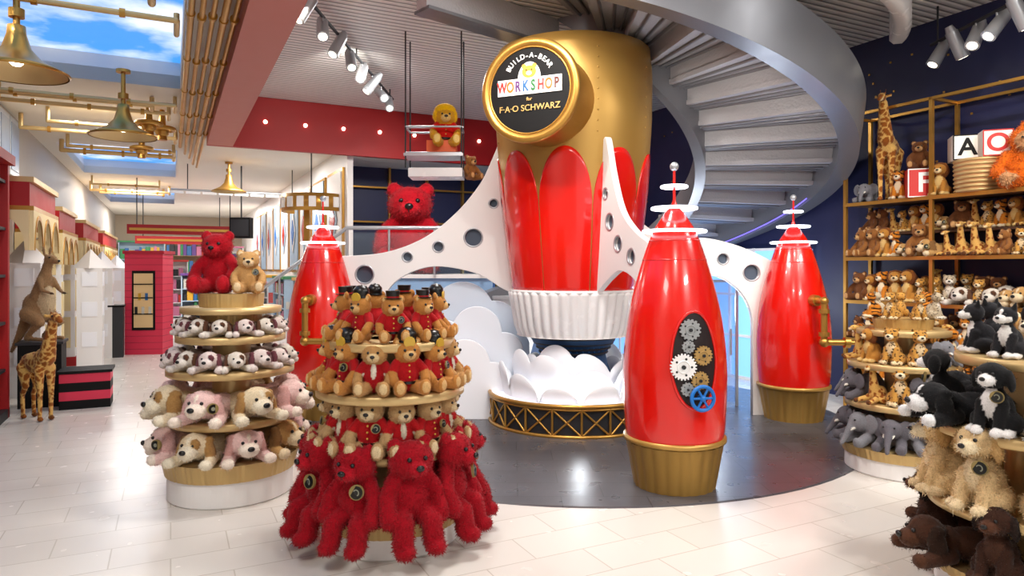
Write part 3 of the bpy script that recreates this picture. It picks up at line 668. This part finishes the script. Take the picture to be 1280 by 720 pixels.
def gir_stand(name,vox=.011):
    c='#dcae62'; k='#6a3e18'
    p=el((0,.05,.50),(.075,.17,.095),c)+el((0,-.05,.52),(.07,.10,.11),c)+el((0,.16,.49),(.068,.09,.085),c)
    p+=cap((0,-.11,.55),(0,-.20,.86),.068,.036,c,14)
    p+=el((0,-.25,.905),(.036,.065,.038),c,(20,0,0))+el((0,-.305,.88),(.026,.035,.024),'#e6ce9c',(20,0,0))
    p+=el((.05,-.20,.92),(.03,.012,.016),c,(0,-20,20))+el((-.05,-.20,.92),(.03,.012,.016),c,(0,20,-20))+symcap((.016,-.21,.93),(.018,-.20,.975),.008,.010,k,4)
    for x in (-.045,.045):
        p+=cap((x,-.08,.46),(x,-.09,.25),.042,.024,c,9)+cap((x,-.09,.25),(x,-.085,.03),.024,.019,c,9)+el((x,-.095,.02),(.024,.032,.02),k)
        p+=cap((x,.17,.45),(x,.14,.29),.055,.028,c,8)+cap((x,.14,.29),(x,.19,.21),.026,.022,c,5)+cap((x,.19,.21),(x,.18,.03),.021,.019,c,8)+el((x,.17,.02),(.024,.032,.02),k)
    p+=cap((0,.24,.52),(0,.28,.32),.011,.008,c,8)+el((0,.285,.29),(.015,.015,.035),k)
    p+=cap((0,-.07,.62),(0,-.165,.90),.016,.012,k,16)
    return plush(name,p,[('s',(.032,-.255,.92),.009,BK),('s',(-.032,-.255,.92),.009,BK)],vox=vox,fur=.006,nf=2500,pattern=spots('#94521c',230,.010,6,voro=True))
g_st=gir_stand('standing_giraffe')
def kanga():
    c='#9a7852'; l='#cdb690'
    p=el((0,.08,.34),(.12,.14,.17),c,(-15,0,0))+cap((0,.03,.45),(0,-.03,.68),.10,.06,c,9)+el((0,-.03,.42),(.08,.10,.17),l)+cap((0,-.03,.70),(0,-.07,.80),.05,.045,c,5)+el((0,-.10,.845),(.048,.07,.05),c)+el((0,-.165,.825),(.028,.045,.028),c)
    p+=sym((.035,-.05,.93),(.018,.012,.06),c,(0,10,0))+symcap((.075,-.04,.64),(.10,-.10,.53),.03,.022,c,6)+symcap((.10,-.10,.53),(.07,-.18,.50),.02,.016,c,5)+sym((.07,-.20,.495),(.018,.025,.014),'#4a3826')
    p+=symcap((.09,.08,.28),(.11,-.08,.20),.085,.05,c,7)+symcap((.11,-.08,.20),(.10,.10,.05),.042,.026,c,7)+symcap((.10,.10,.03),(.10,-.14,.025),.026,.024,c,7)+cap((0,.18,.27),(0,.28,.10),.07,.045,c,9)+cap((0,.28,.10),(0,.42,-.12),.045,.018,c,9)
    return plush('kangaroo_mesh',p,[('s',(.037,-.125,.865),.010,BK),('s',(-.037,-.125,.865),.010,BK),('s',(0,-.208,.83),.013,BK)],vox=.013,fur=.012,nf=5000)
s_kan=kanga()
def orang():
    c='#dc6c14'; f='#c08e62'
    p=el((0,.05,.30),(.27,.22,.30),c)+el((0,-.02,.72),(.22,.18,.21),c)+el((0,-.15,.70),(.15,.07,.15),f)+el((0,-.20,.63),(.10,.06,.07),f)+el((0,0,.5),(.22,.17,.15),c)+symcap((.24,0,.5),(.38,-.12,.26),.09,.075,c,7)+symcap((.38,-.12,.26),(.2,-.32,.16),.075,.06,c,7)+sym((.17,-.36,.15),(.06,.05,.05),f)+symcap((.15,-.05,.12),(.25,-.30,.12),.13,.10,c,6)+sym((.25,-.38,.12),(.08,.06,.1),f)+cap((0,0,.9),(0,.02,.97),.1,.03,c,4)
    return plush('orangutan_mesh',p,[('s',(.055,-.215,.74),.02,BK),('s',(-.055,-.215,.74),.02,BK),('s',(.018,-.255,.66),.009,BK),('s',(-.018,-.255,.66),.009,BK)],vox=.024,fur=.042,nf=9000)
s_or=orang()
def put(name,me,loc,rz=0,s=1,parent=None,tilt=0):
    o=bpy.data.objects.new(name,me); sc.collection.objects.link(o); o.location=loc; o.rotation_euler=(tilt,0,rz); o.scale=(s,s,s); o.parent=parent; return o
def ring(gname,meshes,c,r,z,n,s,a0=0,jit=.12,parts=None):
    e=E(gname,(c[0],c[1],z))
    for i in range(n):
        a=D(a0)+2*math.pi*i/n; me=meshes[i%len(meshes)]
        put('plush_%d'%i,me,(r*math.cos(a),r*math.sin(a),.002),a+math.pi/2+random.uniform(-jit,jit),s*random.uniform(.95,1.04),e,0)
    return e
# ---------------------------------------------------------------- stands
def stand(x,y,tiers,base=.42,drum=(.13,.21),ped=None):
    e=E('tiered_display_stand',(x,y,0)); b=MB()
    b.lathe([(base-.01,0),(base,.01),(base,drum[0]),(0,drum[0])],72,WHITE,smooth=False)
    b.obj('base_drum',e); b=MB()
    b.lathe([(base+.01,drum[0]),(base+.035,drum[1])],144,SLAT,smooth=False,flute=.012,nf=60); b.disc(base+.035,drum[1],72,GOLDL); b.disc(base+.01,drum[0],72,GOLDL); b.obj('slatted_drum',e)
    b=MB(); b.cyl((0,0,drum[1]),(0,0,tiers[-1][0]),.13,.13,GOLDL,32)
    for (z,r) in tiers:
        b.lathe([(0,z-.05),(r-.01,z-.05),(r,z-.045),(r,z-.004),(r-.006,z),(0,z)],72,GOLDL)
    if ped:
        z0,z1,r=ped; b.lathe([(r,z0),(r+.02,z1),(0,z1)],96,SLAT,flute=.015,nf=40,smooth=False)
    b.obj('shelf_tiers',e)
AX,AY=-.73,4.12
stand(AX,AY,[(.56,.40),(.90,.44),(1.18,.38)],.41,(.12,.20))
ring('large_red_teddy_bears',[b_redb,b_red,b_redb],(AX,AY),.43,.205,9,.46,-106,.15)
ring('red_shirt_teddy_bears',[b_shirtb,b_shirt],(AX,AY),.33,.56,12,.33,-100)
ring('scarf_teddy_bears',[b_scf,b_bus,b_busb],(AX,AY),.34,.90,12,.31,-95)
ring('top_hat_teddy_bears',[b_topb,b_top,b_bus],(AX,AY),.27,1.18,9,.28,-78)
BX,BY=-2.02,4.92
stand(BX,BY,[(.56,.42),(.90,.43),(1.13,.37)],.42,(.17,.29),(1.17,1.42,.20))
b=MB(); b.lathe([(0,1.28),(.33,1.28),(.34,1.285),(.34,1.325),(0,1.325)],64,GOLDL); b.lathe([(.2,1.1),(.2,1.3)],40,SLAT); b.obj('display_tier_ring',loc=(BX,BY,0))
ring('pink_puppy_plushes',[d_cream,d_pink,d_tan,d_pinkb],(BX,BY),.33,.29,8,.42,-100)
ring('pink_puppy_plushes',[d_pinkb,d_cream,d_pink],(BX,BY),.33,.56,8,.43,-92)
ring('small_spotted_puppies',[d_mer,d_choc,d_mer],(BX,BY),.32,.90,14,.25,-90)
ring('small_spotted_puppies',[d_choc,d_mer],(BX,BY),.27,1.13,13,.22,-80)
e=E('pair_of_teddy_bears',(BX,BY,1.42)); put('red_bear',b_reds,(-.10,.0,0),D(2),.46,e); put('tan_bear',b_tan,(.14,-.05,0),D(20),.32,e)
CX,CY=3.12,5.45
stand(CX,CY,[(.55,.42),(.86,.40),(1.12,.34)],.42,(.13,.21),(1.12,1.2,.2))
ring('elephant_plushes',[s_ele,s_ele2],(CX,CY),.35,.21,10,.38,-95)
ring('safari_plushes',[s_ele2,s_gir,s_leo,s_ele],(CX,CY),.33,.55,11,.34,-90)
ring('safari_plushes',[s_leo,s_ele,s_tig,s_gir,s_lion],(CX,CY),.31,.86,11,.30,-100)
ring('leopard_plushes',[s_leo,s_che,s_tig],(CX,CY),.22,1.2,7,.22,-90)
DX,DY=2.58,3.36
stand(DX,DY,[(.46,.46),(.83,.45),(1.17,.34)],.43,(.1,.16))
ring('brown_dog_plushes',[d_brown,s_cho],(DX,DY),.44,.16,10,.40,-110)
ring('retriever_plushes',[s_ret,s_retp],(DX,DY),.41,.46,9,.43,-118)
ring('black_white_dog_plushes',[d_bw,s_bt],(DX,DY),.40,.83,10,.36,-114)
ring('husky_plushes',[s_hus,s_pug,s_hus],(DX,DY),.24,1.17,7,.28,-154)
FX,FY=3.80,4.72
stand(FX,FY,[(.50,.42),(.82,.42),(1.12,.36)],.42,(.1,.16))
ring('giraffe_plushes',[s_gir,s_lion,s_tig],(FX,FY),.32,.16,10,.30,-100)
ring('safari_plushes',[s_tig,s_leo,s_gir],(FX,FY),.32,.50,10,.29,-100)
ring('safari_plushes',[s_leo,s_lion,s_che],(FX,FY),.32,.82,10,.28,-100)
ring('brown_puppy_plushes',[d_tan,d_cream],(FX,FY),.26,1.12,8,.32,-110)
# ---------------------------------------------------------------- right shelves
sh=E('gold_frame_toy_shelf',(0,0,0),RZ); b=MB()
TS=[1.35,2.35,3.35,4.35,5.35]
for t in TS:
    for u in (7.0,7.44): b.bb((u-.018,t-.018,0),(u+.018,t+.018,3.36),GOLD)
    b.bb((7.0,t-.015,3.33),(7.44,t+.015,3.36),GOLD)
for u in (7.0,7.44): b.bb((u-.018,1.35,3.33),(u+.018,5.35,3.36),GOLD)
for z in (.35,.80,1.23,1.72,2.34):
    b.bb((6.99,1.35,z-.03),(7.46,5.35,z),WOOD); b.bb((6.975,1.35,z-.035),(6.99,5.35,z+.004),GOLD)
b.bb((7.16,1.35,1.97),(7.46,5.35,1.995),WOOD)
b.obj('frame_and_shelves',sh)
kinds={1.72:[s_leo,s_lion,s_gir,s_monk,s_tig,s_gir,b_br,d_tan],1.23:[s_monk,s_gir,s_leo,s_lion,d_tan,s_che,s_tig,d_choc],.80:[s_tig,s_ele,s_lion,s_monk,s_leo],.35:[s_tig,s_lion]}
rows={1.23:('leopard_plush_row',.36),1.72:('safari_plush_row',.34),.80:('tiger_plush_row',.33),.35:('lion_plush_row',.33)}
for z,(nm,s) in rows.items():
    e=E(nm,(0,0,0),RZ); i=0
    for u in (7.08,7.28):
        if z==1.72 and u>7.2: continue
        t=2.2+(.08 if u>7.2 else 0)
        while t<5.3:
            put('plush_%d'%i,random.choice(kinds[z]),(u,t,z+.002),-math.pi/2+random.uniform(-.5,.5),s*random.uniform(.75,1.08),e); t+=s*.40; i+=1
e=E('safari_plush_row',(0,0,0),RZ)
for i,t in enumerate(np.arange(2.2,5.3,.125)):
    put('plush_%d'%i,random.choice([s_leo,s_lion,s_gir,s_tig,s_monk,d_tan,s_che]),(7.27,t,1.997),-math.pi/2+random.uniform(-.5,.5),random.uniform(.26,.32),e)
def P7(u,t,z): x,y=ut(u,t); return (x,y,z)
put('tall_giraffe_plush',g_st,P7(7.15,4.93,2.342),D(-40),1.22)
put('elephant_plush',s_ele,P7(7.15,5.2,2.342),D(-50),.34)
BR=mat('block_red','#c8231c',.5); BW=mat('block_white','#f3efe6',.5); BG=mat('block_tan','#b98a5a',.6)
def block(t,z,s,ch,m,mt):
    x,y=ut(7.15,t); e=E('alphabet_block',(x,y,z),D(-22)); b=MB(); b.box((0,0,s/2),(s,s,s),m)
    for q in (-1,1):
        b.box((q*(s/2-.006),-s/2,s/2),(.012,.006,s*.98),mt); b.box((0,-s/2,s/2+q*(s/2-.006)),(s*.98,.006,.012),mt)
    b.obj('cube_body',e,bevel=.004)
    text(ch,s*.95,mt,frame((0,-.5*s-.001,s*.48),(0,-1,0)),'letter_front',e,off=.02)
block(4.55,2.342,.30,'F',BR,WHITEG); 
x,y=ut(7.15,3.97); b=MB(); b.drum(.20,.215,0,.33,32,BG)
for k in range(8): b.torus((0,0,.02+k*.042),.205+k*.001,.014,GOLDL,32,6)
b.obj('woven_basket',loc=(x,y,2.342))
block(4.11,2.674,.25,'A',BW,BLACK); block(3.83,2.674,.25,'O',BW,mat('letter_red','#c8231c',.5))
put('monkey_plush',s_monk,P7(7.15,4.57,2.65),D(-40),.32); put('lion_plush',s_lion,P7(7.1,4.33,2.342),D(-45),.36); put('fox_plush',s_tig,P7(7.1,4.77,2.342),D(-45),.34)
put('orangutan_plush',s_or,P7(7.12,3.53,2.342),D(-38),.62)
# ---------------------------------------------------------------- hanging bear swing
e=E('hanging_bear_swing',(-.90,8.0,0)); b=MB()
for x in (-.32,.32):
    for y in (-.18,.18): b.cyl((x,y,2.75),(x,y,4.31),.009,.009,DARK,8)
for z in (2.92,3.22): b.tube([(-.32,-.18,z),(.32,-.18,z),(.32,.18,z),(-.32,.18,z),(-.32,-.18,z)],.012,SILV,8)
b.box((0,0,2.90),(.68,.40,.03),SILV); b.box((.02,0,2.70),(.62,.36,.10),WHITEG); b.box((0,0,3.25),(.66,.02,.02),SILV)
b.box((.08,0,3.0),(.34,.2,.16),mat('orange_box','#e0602a',.5))
b.obj('swing_frame',e); put('yellow_bear',b_yel,(.12,-.02,3.0),D(10),.50,e); put('swinging_bear',b_br,(.42,-.05,2.62),D(40),.30,e)
put('giant_red_teddy_bear',b_reds,(-1.68,11.3,1.5),D(5),1.55)
# ---------------------------------------------------------------- left side objects
put('standing_giraffe_plush',g_st,(-4.98,7.2,0),D(62),1.2)
b=MB(); b.box((0,0,.36),(.42,.42,.72),BLACK); b.box((0,0,.735),(.46,.46,.03),DARK); b.obj('black_plinth',loc=(-5.50,8.0,0),rz=RZ)
put('kangaroo_plush',s_kan,(-5.46,7.95,.752),D(75),1.12)
b=MB()
for i in range(4): b.box((0,0,.05+i*.10),(.50,.40,.10),PINKB if i%2 else BLACK)
b.box((0,0,.42),(.54,.44,.03),BLACK); b.obj('striped_gift_box',loc=(-4.95,7.95,0),rz=RZ)
b=MB(); b.bb((-1.94,4,0),(-1.55,9.0,.1),DARK); b.bb((-1.94,4,0),(-1.92,9.0,2.7),DARK)
for t in (4,5.2,6.4,7.6,8.9): b.bb((-1.94,t,0),(-1.55,t+.08,2.7),REDM)
cl=[mat('toy_col_%d'%i,c,.5) for i,c in enumerate(['#b8281e','#c8982a','#265f98','#2f7d4a','#c07090','#c8c4b8','#5e3a80','#1a1c20'])]
for z in (.5,1.0,1.5,2.0,2.5):
    b.bb((-1.94,4,z),(-1.57,9.0,z+.03),DARK); t=4.1
    while t<8.8:
        w=random.uniform(.1,.25); b.bb((-1.9,t,z+.03),(-1.62,t+w*.9,z+.03+random.uniform(.2,.4)),random.choice(cl)); t+=w
b.bb((-1.94,4,2.7),(-1.5,9.0,2.8),REDM)
b.obj('toy_wall_shelf',rz=RZ)
def castle(t0,t1,z0,cols=True):
    b=MB(); b.bb((-1.94,t0,z0+.35),(-1.42,t1,z0+.62),REDM); b.bb((-1.94,t0,z0+.62),(-1.38,t1,z0+.68),GOLDL); b.bb((-1.94,t0,z0+.3),(-1.38,t1,z0+.35),GOLD)
    n=max(2,int((t1-t0)/.5)); w=(t1-t0)/n
    for i in range(n):
        tc=t0+w*(i+.5); Mx=Matrix.Translation((-1.42,tc,z0))@Matrix.Rotation(math.pi/2,4,'Z')@Matrix.Rotation(math.pi/2,4,'X')
        hw=w*.5
        b.prism([(-hw,.3),(hw,.3),(hw,-.15)]+[(hw*.86*math.cos(a),-.15+.38*math.sin(a)) for a in np.linspace(0,math.pi,14)]+[(-hw,-.15)],0,.04,CREAM,Mx)
        b.prism([(hw*.90*math.cos(a),-.15+.41*math.sin(a)) for a in np.linspace(0,math.pi,14)]+[(hw*.84*math.cos(a),-.15+.36*math.sin(a)) for a in np.linspace(math.pi,0,14)],.04,.05,GOLD,Mx)
    for i in range(1):
        Mx=Matrix.Translation((-1.68,t0-.005,z0))@Matrix.Rotation(math.pi/2,4,'X')
        b.prism([(-.26,.3),(.26,.3),(.26,-.15)]+[(.22*math.cos(a),-.15+.38*math.sin(a)) for a in np.linspace(0,math.pi,14)]+[(-.26,-.15)],0,.03,CREAM,Mx)
    if cols:
        for t in (t0,t1-.22):
            b.bb((-1.94,t,0),(-1.40,t+.22,z0+.3),WHITE); b.bb((-1.94,t-.02,0),(-1.38,t+.24,.15),REDM)
            for k in range(3): b.bb((-1.41,t+.03,.3+k*.6),(-1.385,t+.19,.8+k*.6),CREAM); b.bb((-1.88,t-.012,.3+k*.6),(-1.46,t,.8+k*.6),CREAM)
        for z in (.4,.9,1.4):
            b.bb((-1.94,t0+.22,z),(-1.6,t1-.22,z+.03),WHITE); t=t0+.3
            while t<t1-.4:
                q=random.uniform(.12,.3); b.bb((-1.9,t,z+.03),(-1.65,t+q*.9,z+.03+random.uniform(.2,.4)),random.choice(cl)); t+=q
    b.obj('castle_shop_front',rz=RZ)
castle(9.3,11.2,1.95,False); castle(11.6,13.4,1.8); castle(14.6,17.4,1.8); castle(18.6,23,1.8)
for (u,t,h) in ((-1.62,10.4,1.98),(-1.12,12.5,1.90),(-1.1,14.2,1.9),(-1.1,17.9,1.9)):
    x,y=ut(u,t); b=MB(); b.box((0,0,h*.42),(.34,.34,h*.84),WHITE); b.lathe([(.25,h*.84),(0,h)],4,WHITE,smooth=False); b.lathe([(.25,h*.84),(.0,h*.84)],4,WHITE,smooth=False)
    for z in (.3,.65,1.0): b.box((0,-.172,z*h*.7+.1),(.2,.02,.22),CLOUD); b.box((.172,0,z*h*.7+.1),(.02,.2,.22),CLOUD)
    b.obj('white_castle_tower',loc=(x,y,0),rz=RZ+D(0))
x,y=-6.85,12.9; e=E('pink_display_booth',(x,y,0),D(8)); b=MB(); b.box((0,0,.93),(.66,.55,1.86),PINKB); b.box((0,0,1.89),(.72,.6,.06),mat('booth_red','#b41c34',.5)); b.box((0,-.28,1.0),(.40,.02,1.1),BLACK); b.box((0,-.295,1.0),(.33,.01,1.0),mat('booth_glow','#c8a878',.5,emit=.2))
for z in (.75,1.05,1.3): b.box((0,-.30,z),(.33,.04,.02),BLACK)
for i in range(5): b.box((-.12+i*.06,-.305,.82+.25*(i%2)),(.045,.03,.13),random.choice(cl))
for z in np.arange(.1,1.86,.12): b.box((0,0,z),(.664,.554,.006),mat('booth_line','#8c1c34',.6))
b.obj('booth_body',e)
b=MB(); b.box((0,0,.45),(.36,.36,.9),DARK); b.box((0,0,.92),(.40,.40,.03),BLACK); b.obj('black_pedestal',loc=(-7.2,12.3,0),rz=RZ)
def toyshelf(name,x,y,w,h,rz,d=.4,body=WHITE,n=4):
    b=MB(); b.box((0,d/2-.02,h/2),(w,.03,h),body)
    for s in (-1,1): b.box((s*(w/2-.015),0,h/2),(.03,d,h),body)
    b.box((0,0,h+.03),(w+.04,d+.04,.06),random.choice(cl))
    for k in range(n):
        z=.06+k*(h-.1)/n; b.box((0,0,z),(w-.04,d-.02,.025),body); xx=-w/2+.05
        while xx<w/2-.15:
            q=random.uniform(.08,.22); hh=random.uniform(.5,.85)*(h-.1)/n; b.box((xx+q/2,-.02,z+.012+hh/2),(q*.9,d*.7,hh),random.choice(cl)); xx+=q
    b.obj(name,loc=(x,y,0),rz=rz)
DW=mat('display_wood','#8a6a48',.5)
for (u,t,w,h,rz) in ((-.5,20.5,1.0,1.5,0),(.9,20.5,1.3,1.4,0),(-.3,24.5,1.6,1.8,0),(1.9,24,1.2,2.0,0),(-1.0,30.4,1.6,2.6,0),(.6,30.4,1.6,2.8,0),(2.1,29.4,1.0,2.4,0),(1.7,17.5,.8,1.2,0)):
    x,y=ut(u,t); toyshelf('toy_shelf',x,y,w,h,RZ+rz,body=random.choice([WHITE,DW,WB]))
for t in (13.5,16.5,19.5): x,y=ut(2.42,t); toyshelf('toy_shelf',x,y,1.8,1.35,RZ-math.pi/2,d=.4,body=WB)
b=MB(); b.box((0,0,0),(.42,.18,.42),BLACK); b.box((0,-.095,0),(.36,.01,.34),DARK); b.cyl((0,0,.2),(0,0,1.27),.015,.015,DARK); b.obj('hanging_speaker',loc=(-5.55,14,2.42))
for (t,z) in ((18,2.5),(22,2.4)):
    x,y=ut(.3,t); b=MB(); b.box((0,0,0),(2.4,.1,.22),REDM); b.box((0,-.06,0),(2.3,.02,.06),GOLD)
    for s in (-1,1): b.cyl((s*1.0,0,.1),(s*1.0,0,3.69-z),.012,.012,DARK)
    b.obj('hanging_red_sign',loc=(x,y,z),rz=RZ)
x,y=ut(2.35,12.6); b=MB()
b.lathe([(.55,0),(.55,.30),(.6,.30),(.6,0),(.55,0)],40,GOLD,a0=D(150),a1=D(330)); b.box((-.1,-.2,-.2),(.1,.1,.7),GOLD)
for i in range(9):
    a=D(160+i*20); b.box((.605*math.cos(a),.605*math.sin(a),.15),(.03,.12,.18),WHITEG,rz=a)
b.cyl((0,-.3,.3),(0,-.3,1.07),.012,.012,DARK); b.obj('curved_gold_sign',loc=(x,y,2.6))
x,y=ut(1.3,15.0); b=MB()
for i in range(9): b.box((-1.2+i*.3,0,0),(.26,.02,.05),WHITEG)
b.cyl((-1.3,0,.05),(1.3,0,.05),.02,.02,SILV)
for s in (-1,1): b.cyl((s,0,.05),(s,0,.57),.01,.01,DARK)
b.obj('hanging_light_bar',loc=(x,y,3.1),rz=RZ)
# ---------------------------------------------------------------- lights
w=bpy.data.worlds.new('world'); sc.world=w; w.use_nodes=True; w.node_tree.nodes['Background'].inputs[0].default_value=(1,.98,.96,1); w.node_tree.nodes['Background'].inputs[1].default_value=.85
def spot(loc,aim,power,ang=75,col=(1,.94,.865),r=.05):
    l=bpy.data.lights.new('spot','SPOT'); l.energy=power*.58; l.spot_size=D(ang); l.spot_blend=.7; l.color=col; l.shadow_soft_size=r
    o=bpy.data.objects.new('spot_light',l); sc.collection.objects.link(o); o.location=loc; o.rotation_euler=(Vector(aim)-Vector(loc)).to_track_quat('-Z','Y').to_euler()
def area(u,t,z,su,st,power,col=(1,.97,.93)):  # rectangular fill lights added at ceiling height for room brightness, no modelled fixture
    l=bpy.data.lights.new('ceiling_fill','AREA'); l.shape='RECTANGLE'; l.size=su; l.size_y=st; l.energy=power*.55; l.color=col
    o=bpy.data.objects.new('ceiling_fill_light',l); sc.collection.objects.link(o); x,y=ut(u,t); o.location=(x,y,z); o.rotation_euler=(0,0,TH)
for (l,a,p,g_) in (((-1.2,1.8,4.2),(-.8,4.2,.9),270,46),((.6,1.2,4.2),(1.2,5,1.1),260,50),((2.6,1.2,4.2),(2.6,3.4,.9),250,55),((-2.4,2.2,3.6),(-2.1,5,1.0),180,52),
    ((1.0,3.6,4.25),(.65,7,1.4),240,60),((-1.0,4.5,4.25),(.5,7.2,2.8),300,55),((3.2,3.4,4.2),(3.2,6.2,1.2),240,70),((-1.93,6.5,4.1),(-2.0,4.9,0),110,90),((3.6,4.6,4.2),(4.4,6.7,1.9),320,80),
    ((2.2,4.2,4.2),(2.9,7.2,1.2),220,55),((-3.6,4.6,3.55),(-4.9,7.4,.8),140,70),((-1.6,5.2,4.2),(-2.0,7.4,1.2),180,60),((1.6,5.6,2.9),(2.9,9,2.6),110,90),((-1.2,8.6,4.2),(-1.6,11.2,2.3),260,70),((-2.0,8.2,4.1),(-2.0,12,3.9),200,110)):
    spot(l,a,p,g_)  # spots added for room brightness; the last one lifts the dim red fascia
for (u,t,p) in ((-.8,2,100),(-.8,10.6,95),(-.8,19.3,260),(-.8,27,300),(1.6,14,130),(1.6,19,190),(1.6,25,260)): area(u,t,3.66,1.0,1.0,p)
for (u,t,p) in ((3,-1.5,260),(5.5,1.2,220),(2.2,4.2,210),(3.2,8.6,210)): area(u,t,4.30,1.2,.6,p)
l=bpy.data.lights.new('platform_glow','POINT'); l.energy=7; l.color=(.9,.95,1); l.shadow_soft_size=.1; o=bpy.data.objects.new('platform_lamp',l); sc.collection.objects.link(o); o.location=(.65,6.60,.42)
l=bpy.data.lights.new('stair_fill','POINT'); l.energy=60; l.color=(.84,.91,1); l.shadow_soft_size=.2; o=bpy.data.objects.new('arch_stair_fill',l); sc.collection.objects.link(o); o.location=(2.5,8.7,1.1)  # point fill added behind the arch to brighten the stair underside
# ---------------------------------------------------------------- camera
cam=bpy.data.cameras.new('cam'); cam.lens=24; cam.sensor_width=36; cam.shift_y=-25/1280; cam.clip_end=100
co=bpy.data.objects.new('camera',cam); sc.collection.objects.link(co); co.location=(0,0,1.6); co.rotation_euler=(math.pi/2,0,0); sc.camera=co
